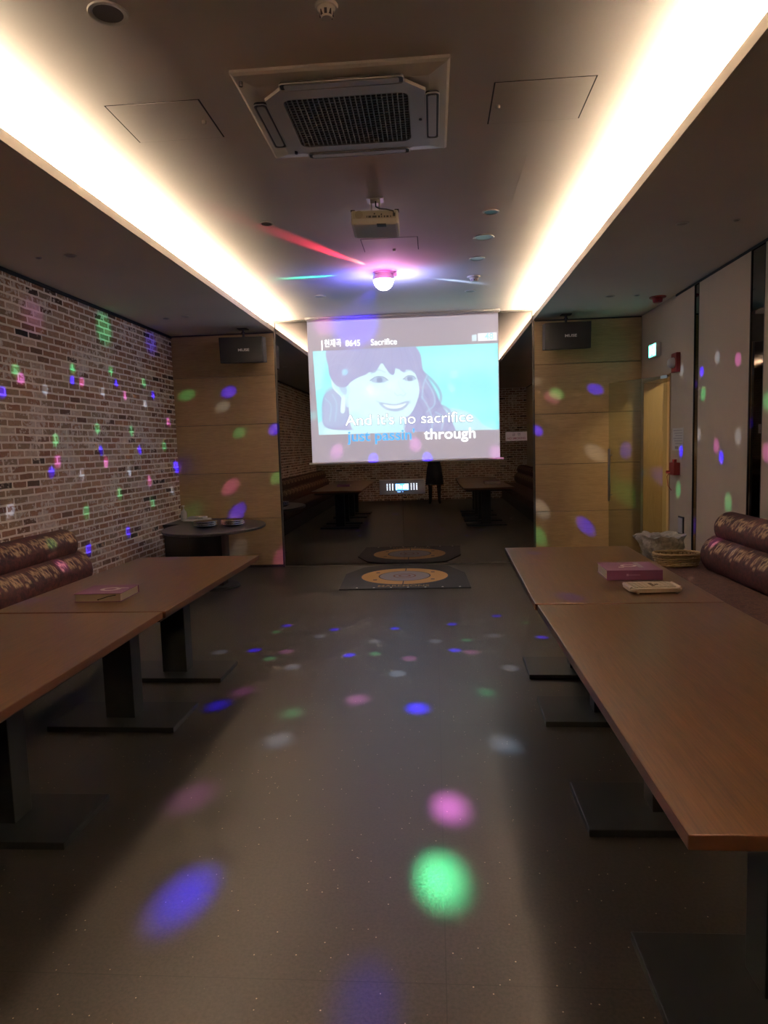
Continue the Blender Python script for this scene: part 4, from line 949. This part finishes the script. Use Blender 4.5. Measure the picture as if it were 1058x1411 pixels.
pts = [(ix-cc, -iy), (ix, -iy+cc), (ix, iy-cc), (ix-cc, iy), (-ix+cc, iy), (-ix, iy-cc), (-ix, -iy+cc), (-ix+cc, -iy)]
gx, gy = 0.285, 0.245
zp = -0.046
# inner panel with a rounded opening for the grille
outer = [b.verts.new((x, y, zp)) for x, y in pts]; outer_t = [b.verts.new((x*1.02, y*1.02, -0.018)) for x, y in pts]
for i in range(8): b.faces.new((outer[i], outer[(i+1) % 8], outer_t[(i+1) % 8], outer_t[i]))
inner = rrect(-gx, gx, -gy, gy, 0.045, 5); iv = [b.verts.new((x, y, zp)) for x, y in inner]; iv2 = [b.verts.new((x*0.985, y*0.985, zp+0.018)) for x, y in inner]
for i in range(len(iv)): b.faces.new((iv[i], iv[(i+1) % len(iv)], iv2[(i+1) % len(iv)], iv2[i]))
eo = [b.edges.get((outer[i], outer[(i+1) % 8])) for i in range(8)]; ei = [b.edges.get((iv[i], iv[(i+1) % len(iv)])) for i in range(len(iv))]
bmesh.ops.triangle_fill(b, use_beauty=True, edges=eo+ei)
obj('inner_panel', b, M_ACPL, t)
b = bmesh.new(); prism(b, rrect(-gx+0.003, gx-0.003, -gy+0.003, gy-0.003, 0.042, 5), -0.030, -0.022); obj('filter', b, mat('dark_filter', (0.05, 0.04, 0.035), 0.8), t)
b = bmesh.new()
for i in range(23):
    x = -gx+0.024*(i+0.5)+0.005; box(b, x-0.0022, x+0.0022, -gy+0.004, gy-0.004, zp+0.002, zp+0.010)
for i in range(20):
    y = -gy+0.0245*(i+0.5); box(b, -gx+0.004, gx-0.004, y-0.0018, y+0.0018, zp+0.004, zp+0.009)
obj('grille', b, mat('grille_wire', (0.34, 0.30, 0.26), 0.5), t)
M_SLOT = mat('louvre_slot', (0.05, 0.045, 0.045), 0.6)
for k, (cx_, cy_, L, horiz) in enumerate(((0, -0.352, 0.27, True), (0, 0.352, 0.27, True), (-0.392, 0, 0.225, False), (0.392, 0, 0.225, False))):
    b = bmesh.new(); wd = 0.031
    r_out = rrect(cx_-L, cx_+L, cy_-wd, cy_+wd, 0.02) if horiz else rrect(cx_-wd, cx_+wd, cy_-L, cy_+L, 0.02)
    prism(b, r_out, -0.0455, -0.036); slot = obj('air_slot', b, M_SLOT, t)
    b = bmesh.new(); wd = 0.019
    r_in = rrect(cx_-L+0.02, cx_+L-0.02, cy_-wd, cy_+wd, 0.012) if horiz else rrect(cx_-wd, cx_+wd, cy_-L+0.02, cy_+L-0.02, 0.012)
    prism(b, r_in, -0.050, -0.0456); obj('louvre', b, M_ACPL, slot)
    b = bmesh.new(); q = r_out + [r_out[0]]; tube(b, [(x, y, -0.047) for x, y in q], 0.0028, 6); obj('slot_rim', b, M_WHITEPL, slot)
for x, y in ((-0.33, 0.31), (0.335, 0.02), (-0.43, -0.39)):
    b = bmesh.new(); cyl(b, (x, y, -0.049), (x, y, -0.03), 0.008, n=12); obj('screw_cover', b, M_SLOT, t)
# access hatches
def hatch(x0, x1, y0, y1, label, latch):
    t = thing('access_hatch', label, 'ceiling hatch', ((x0+x1)/2, (y0+y1)/2, HM), 0, 'ceiling access hatches')
    w_, l_ = (x1-x0)/2, (y1-y0)/2
    b = bmesh.new(); box(b, -w_, w_, -l_, l_, -0.001, 0.0); obj('frame', b, M_GAP, t)
    b = bmesh.new(); box(b, -w_+0.007, w_-0.007, -l_+0.004, l_-0.004, -0.0025, -0.001); obj('panel', b, M_CEIL, t)
    b = bmesh.new(); lathe(b, [(0, -0.018), (0.008, -0.018), (0.011, -0.012), (0.011, -0.0025)], (latch[0]*w_, latch[1]*l_, 0), 14); obj('latch', b, M_WHITEPL, t, True)
hatch(-1.487, -1.036, 3.215, 3.600, 'square ceiling hatch left of the air conditioner', (0.80, 0.05))
hatch(0.308, 0.765, 3.25, 3.650, 'square ceiling hatch right of the air conditioner', (-0.84, 0.05))
hatch(-0.535, -0.085, 5.45, 5.80, 'square ceiling hatch between projector and disco lamp', (0.10, 0.80))
b = bmesh.new(); box(b, 0.560, 0.5616, 4.05, 4.80, HM-0.0012, HM); struct('trim_8', b, M_FASCIA)
# round ceiling fittings
def downlight(x, y, z, r, label, lens=(0.10, 0.09, 0.085), cat='downlight', emit=None, group='recessed ceiling rounds'):
    t = thing('ceiling_downlight', label, cat, (x, y, z), 0, group)
    b = bmesh.new(); lathe(b, [(r*0.74, -0.003), (r*0.80, -0.006), (r*0.97, -0.006), (r, -0.001), (r, 0.0), (r*0.74, 0.0)], n=40); obj('ring', b, M_WHITEPL, t, True)
    b = bmesh.new(); lathe(b, [(0, -0.0015), (r*0.75, -0.0025)], n=36); obj('lens', b, mat('lens', lens, 0.35, emit=emit, estr=0.6 if emit else 0), t)
downlight(-1.152, 2.575, HM, 0.072, 'grey round speaker grille at top left of the picture', (0.16, 0.13, 0.12), 'ceiling speaker')
downlight(-1.155, 4.96, HM, 0.050, 'dark unlit round downlight in the red streak')
downlight(0.436, 4.98, HM, 0.060, 'dark unlit downlight nearest the right hatch in the row of ceiling rounds')
downlight(0.428, 5.566, HM, 0.082, 'large round downlight with pale greenish lens', (0.34, 0.46, 0.42))
downlight(0.415, 6.172, HM, 0.070, 'pale blank round plate between the greenish downlight and the smoke detector', (0.55, 0.52, 0.50), 'ceiling plate')
downlight(0.426, 7.446, HM, 0.062, 'small round downlight just beyond the smoke detector')
downlight(-1.168, 7.348, HM, 0.060, 'small round downlight left of the disco lamp', (0.25, 0.25, 0.3))
downlight(1.757, 5.029, HS, 0.045, 'faint round cap on the right soffit above the long sofa', (0.32, 0.28, 0.26), 'ceiling cap')
downlight(2.115, 5.013, HS, 0.022, 'tiny ceiling cap on the right soffit close to the wall', (0.2, 0.17, 0.16), 'ceiling cap')
downlight(1.854, 7.372, HS, 0.050, 'flat ceiling cap on the right soffit before the right speaker', (0.2, 0.18, 0.17), 'ceiling cap')
downlight(2.133, 7.398, HS, 0.028, 'tiny ceiling cap beside the red heat detector', (0.12, 0.1, 0.1), 'ceiling cap')
downlight(-2.647, 5.006, HS, 0.045, 'faint round cap on the left soffit nearer the cove', (0.34, 0.30, 0.29), 'ceiling cap')
downlight(-2.901, 5.018, HS, 0.022, 'tiny ceiling cap on the left soffit nearer the brick wall', (0.16, 0.14, 0.14), 'ceiling cap')
downlight(-2.912, 7.48, HS, 0.034, 'tiny ceiling cap at the far end of the left soffit by the brick wall', (0.18, 0.17, 0.17), 'ceiling cap')
downlight(-2.664, 7.40, HS, 0.045, 'faint round cap at the far end of the left soffit nearer the speaker', (0.34, 0.32, 0.32), 'ceiling cap')
def detector(name, x, y, z, label, cat, m1, r=0.055, drop=0.05):
    t = thing(name, label, cat, (x, y, z))
    b = bmesh.new(); lathe(b, [(0, -0.012), (r*0.96, -0.012), (r, -0.006), (r, 0)], n=32); obj('base', b, m1, t, True)
    b = bmesh.new(); lathe(b, [(0, -drop), (r*0.45, -drop), (r*0.55, -drop+0.008), (r*0.62, -0.02), (r*0.8, -0.012)], n=28); obj('head', b, m1, t, True)
    b = bmesh.new()
    for k in range(8): a = k*PI/4; x_, y_ = r*0.5*math.cos(a), r*0.5*math.sin(a); box(b, x_-0.005, x_+0.005, y_-0.005, y_+0.005, -drop+0.006, -0.022)
    obj('vents', b, M_INK, t)
detector('smoke_detector', 0.427, 6.82, HM, 'white smoke detector on the ceiling right of the disco lamp', 'smoke detector', M_WHITEPL, 0.065)
detector('fire_sprinkler', -0.354, 2.63, HM, 'small round sprinkler head at the top edge of the ceiling', 'sprinkler', M_WHITEPL, 0.042, 0.045)
detector('heat_detector', 2.385, 7.523, HS, 'red fire detector on the right soffit above the doorway', 'fire detector', M_RED, 0.085, 0.06)

# projector
t = thing('video_projector', 'white video projector hanging from the ceiling mount', 'projector', (-0.345, 4.62, HM))
Rp = Matrix.Translation((0, 0, -0.155)) @ Matrix.Rotation(-0.10, 4, 'X') @ Matrix.Rotation(0.03, 4, 'Y')
b = bmesh.new(); box(b, -0.152, 0.152, -0.115, 0.115, -0.045, 0.045, 0.014, seg=4); body = obj('body', b, M_WHITEPL, t, True); body.matrix_local = Rp
b = bmesh.new(); box(b, -0.140, 0.140, -0.1175, -0.112, -0.010, 0.036, 0.002); box(b, -0.135, 0.135, -0.110, 0.105, -0.0465, -0.043, 0.002)
obj('panel_inset', b, mat('projector_rear', (0.50, 0.46, 0.40), 0.5), body)
b = bmesh.new()
for x, w_ in ((-0.048, 0.006), (-0.030, 0.018), (0.0, 0.028), (0.030, 0.012), (0.047, 0.006), (0.065, 0.010), (0.084, 0.014), (0.104, 0.006)):
    box(b, x-w_/2, x+w_/2, -0.1190, -0.1170, -0.006, 0.006)
for x, z in ((0.0, 0.018), (0.045, 0.014)): cyl(b, (x, -0.1190, z), (x, -0.117, z), 0.005, n=12)
box(b, 0.118, 0.134, -0.1190, -0.117, 0.000, 0.022)
obj('sockets', b, M_DARKPL, body)
b = bmesh.new(); logo_ring(b, -0.10, 0, 0, 0.0, 0.026)
for v in b.verts: v.co = Vector((v.co.x, -0.1186, 0.014+v.co.y))
obj('speaker_grille', b, mat('grille_beige', (0.38, 0.33, 0.27), 0.6), body)
b = bmesh.new(); cyl(b, (-0.07, 0.10, 0), (-0.07, 0.125, 0), 0.034, n=28); obj('lens_barrel', b, M_DARKPL, body, True)
b = bmesh.new(); cyl(b, (-0.07, 0.1255, 0), (-0.07, 0.1265, 0), 0.024, n=24); obj('lens', b, mat('projector_lens', (0.3, 0.5, 0.7), 0.1, emit=(0.6, 0.85, 1.0), estr=4.0), body)
b = bmesh.new(); box(b, 0.015, 0.075, -0.118, -0.08, -0.052, -0.044, 0.002); obj('rear_foot', b, M_DARKPL, body)
for x in (-0.142, 0.142):
    b = bmesh.new(); box(b, x-0.014, x+0.014, -0.11, -0.07, 0.043, 0.050, 0.002); obj('top_foot', b, M_DARKPL, body)
b = bmesh.new(); box(b, -0.055, 0.055, -0.045, 0.045, -0.006, 0, 0.002); box(b, -0.032, 0.032, -0.026, 0.026, -0.03, -0.006, 0.002)
for x in (-0.026, 0.026): box(b, x-0.004, x+0.004, -0.02, 0.02, -0.085, -0.02, 0.001)
box(b, -0.03, 0.03, -0.022, 0.022, -0.112, -0.08, 0.002); obj('ceiling_mount', b, M_WHITEPL, t)
b = bmesh.new(); tube(b, [(0.004, -0.03, -0.02), (0.006, -0.05, -0.06), (0.03, -0.085, -0.085), (0.08, -0.125, -0.105), (0.122, -0.135, -0.120), (0.126, -0.122, -0.135)], 0.0045, 8); obj('cable', b, M_DARKPL, t)

# disco lamp
t = thing('disco_lamp', 'glowing crystal disco lamp dome throwing coloured beams from the ceiling', 'disco lamp', (BALL[0], BALL[1], HM))
M_DOME = mat('lit_crystal_dome', (0.9, 0.9, 0.95), 0.2, emit=(1.0, 0.93, 1.0), estr=11.0)
b = bmesh.new(); cyl(b, (0, 0, -0.016), (0, 0, 0), 0.10, 0.10, 32); obj('lamp_base', b, M_WHITEPL, t)
b = bmesh.new(); lathe(b, [(0.088, -0.016), (0.098, -0.050), (0.100, -0.068), (0.094, -0.070)], n=32); obj('lamp_collar', b, M_WHITEPL, t)
b = bmesh.new(); prof = [(0.094, -0.068)] + [(0.094*math.cos(a), -0.068-0.094*math.sin(a)) for a in [i*PI/16 for i in range(1, 8)]] + [(0, -0.162)]
lathe(b, prof, n=16); dome = obj('crystal_dome', b, M_DOME, t)
dome.visible_shadow = True
b = bmesh.new(); box(b, 0.070, 0.125, -0.03, 0.03, -0.045, -0.010, 0.003); obj('connector', b, M_WHITEPL, t)

# ================================================================== THE PERSON TAKING THE PHOTOGRAPH (seen only in the black glass)
def person():
    t = thing('person', 'person in dark clothes holding up a phone, mirrored in the black glass', 'person', (0.0, -0.33, 0))
    J = {'pelvis': ((0, 0.0, 0.93), (0.15, 0.11)), 'waist': ((0, 0.0, 1.06), (0.14, 0.10)), 'chest': ((0, 0.0, 1.26), (0.165, 0.12)), 'neckb': ((0, 0.0, 1.42), (0.085, 0.08)), 'neck': ((0, 0.015, 1.50), (0.052, 0.052)),
         'head1': ((0, 0.03, 1.585), (0.075, 0.085)), 'head2': ((0, 0.03, 1.67), (0.08, 0.095)), 'head3': ((0, 0.02, 1.73), (0.055, 0.065))}
    E_ = [('pelvis', 'waist'), ('waist', 'chest'), ('chest', 'neckb'), ('neckb', 'neck'), ('neck', 'head1'), ('head1', 'head2'), ('head2', 'head3')]
    for s, n_ in ((-1, 'l'), (1, 'r')):
        J.update({n_+'hip': ((s*0.095, 0, 0.88), (0.095, 0.095)), n_+'knee': ((s*0.11, 0.01, 0.49), (0.062, 0.062)), n_+'calf': ((s*0.113, -0.01, 0.34), (0.055, 0.055)), n_+'ank': ((s*0.115, -0.02, 0.09), (0.040, 0.040)), n_+'toe': ((s*0.13, 0.13, 0.035), (0.042, 0.032)),
                  n_+'sho': ((s*0.185, 0, 1.385), (0.062, 0.062)), n_+'elb': ((s*0.225, 0.12, 1.16), (0.045, 0.045)), n_+'wri': ((s*0.085, 0.245, 1.40), (0.028, 0.028)), n_+'palm': ((s*0.078, 0.262, 1.455), (0.034, 0.018))})
        E_ += [('pelvis', n_+'hip'), (n_+'hip', n_+'knee'), (n_+'knee', n_+'calf'), (n_+'calf', n_+'ank'), (n_+'ank', n_+'toe'), ('chest', n_+'sho'), (n_+'sho', n_+'elb'), (n_+'elb', n_+'wri'), (n_+'wri', n_+'palm')]
    keys = list(J); me = bpy.data.meshes.new('body'); me.from_pydata([J[k][0] for k in keys], [(keys.index(a), keys.index(c)) for a, c in E_], [])
    o = bpy.data.objects.new('body', me); C.objects.link(o); o.parent = t
    sk = o.modifiers.new('skin', 'SKIN')
    if not me.skin_vertices: 
        bm_ = bmesh.new(); bm_.from_mesh(me); bm_.verts.layers.skin.verify(); bm_.to_mesh(me); bm_.free()
    for i, k in enumerate(keys): me.skin_vertices[0].data[i].radius = J[k][1]
    me.skin_vertices[0].data[0].use_root = True
    sk.use_smooth_shade = True
    ss = o.modifiers.new('subdivision', 'SUBSURF'); ss.levels = 2; ss.render_levels = 2
    me.materials.append(mat('dark_clothes', (0.012, 0.013, 0.02), 0.85))
    b = bmesh.new(); lathe(b, [(0.0, 1.10), (0.155, 1.08), (0.19, 0.93), (0.215, 0.70), (0.235, 0.50), (0.225, 0.495), (0.15, 0.9), (0, 0.95)], n=28, sy=0.72); obj('coat_skirt', b, mat('dark_coat', (0.012, 0.013, 0.022), 0.85), t, True)
    skin = mat('skin', (0.50, 0.32, 0.24), 0.55)
    # head skin, face features, hair, hands
    b = bmesh.new(); bmesh.ops.create_uvsphere(b, u_segments=28, v_segments=20, radius=1)
    for v in b.verts:
        x, y, z = v.co; jaw = 1-0.22*max(0, -z); v.co = (x*0.081*jaw, 0.035+y*0.098*jaw, 1.632+z*0.118)
    bmesh.ops.create_cone(b, cap_ends=True, segments=10, radius1=0.014, radius2=0.006, depth=0.045, matrix=Matrix.Translation((0, 0.135, 1.622)) @ Matrix.Rotation(-0.25, 4, 'X'))
    for s in (-1, 1): bmesh.ops.create_uvsphere(b, u_segments=10, v_segments=8, radius=0.02, matrix=Matrix.Translation((s*0.082, 0.03, 1.63)) @ Matrix.Diagonal((0.5, 0.8, 1.5, 1)))
    obj('face', b, skin, t, True)
    b = bmesh.new()
    for s in (-1, 1): bmesh.ops.create_uvsphere(b, u_segments=10, v_segments=8, radius=0.010, matrix=Matrix.Translation((s*0.031, 0.124, 1.645)) @ Matrix.Diagonal((1.4, 0.5, 0.7, 1)))
    box(b, -0.022, 0.022, 0.122, 0.130, 1.572, 1.578, 0.002); obj('eyes_and_mouth', b, mat('dark_features', (0.08, 0.03, 0.03), 0.5), t)
    b = bmesh.new(); bmesh.ops.create_uvsphere(b, u_segments=28, v_segments=18, radius=1)
    bmesh.ops.delete(b, geom=[v for v in b.verts if v.co.z < -0.15 or (v.co.y > 0.55 and v.co.z < 0.55)], context='VERTS')
    for v in b.verts: v.co = (v.co.x*0.092, 0.028+v.co.y*0.108, 1.645+v.co.z*0.122)
    obj('hair', b, mat('black_hair', (0.012, 0.010, 0.010), 0.5), t, True)
    for s in (-1, 1):
        b = bmesh.new(); box(b, s*0.076-0.012, s*0.076+0.012, 0.252, 0.292, 1.425, 1.515, 0.010, seg=3)
        for k, ln in enumerate((0.95, 1.0, 0.95, 0.8)):
            z = 1.512-0.021*k; tube(b, [(s*0.084, 0.285, z), (s*0.097, 0.308, z+0.002), (s*0.088, 0.334, z+0.003), (s*(0.075-0.03*ln), 0.337, z+0.002)], 0.0085, 8)
        tube(b, [(s*0.070, 0.262, 1.440), (s*0.058, 0.278, 1.458), (s*0.046, 0.289, 1.480), (s*0.036, 0.292, 1.492)], 0.0095, 8)
        obj('hand', b, skin, t, True)
    return t
person()
t = thing('smartphone', 'dark smartphone held up in both hands, mirrored in the black glass', 'phone', (0, -0.022, 1.485))
b = bmesh.new(); box(b, -0.078, 0.078, -0.0045, 0.0045, -0.037, 0.037, 0.004, seg=3); obj('phone_body', b, M_DARKPL, t, True)
b = bmesh.new(); cyl(b, (0.058, 0.0045, 0.018), (0.058, 0.0065, 0.018), 0.007, n=16); cyl(b, (0.058, 0.0045, -0.002), (0.058, 0.0065, -0.002), 0.007, n=16); obj('phone_lens', b, M_STEEL, t)
for o in list(bpy.data.objects):
    if o.type == 'MESH' and o.parent is None and not o.get('kind') and not o.get('label'): print('UNTAGGED', o.name)
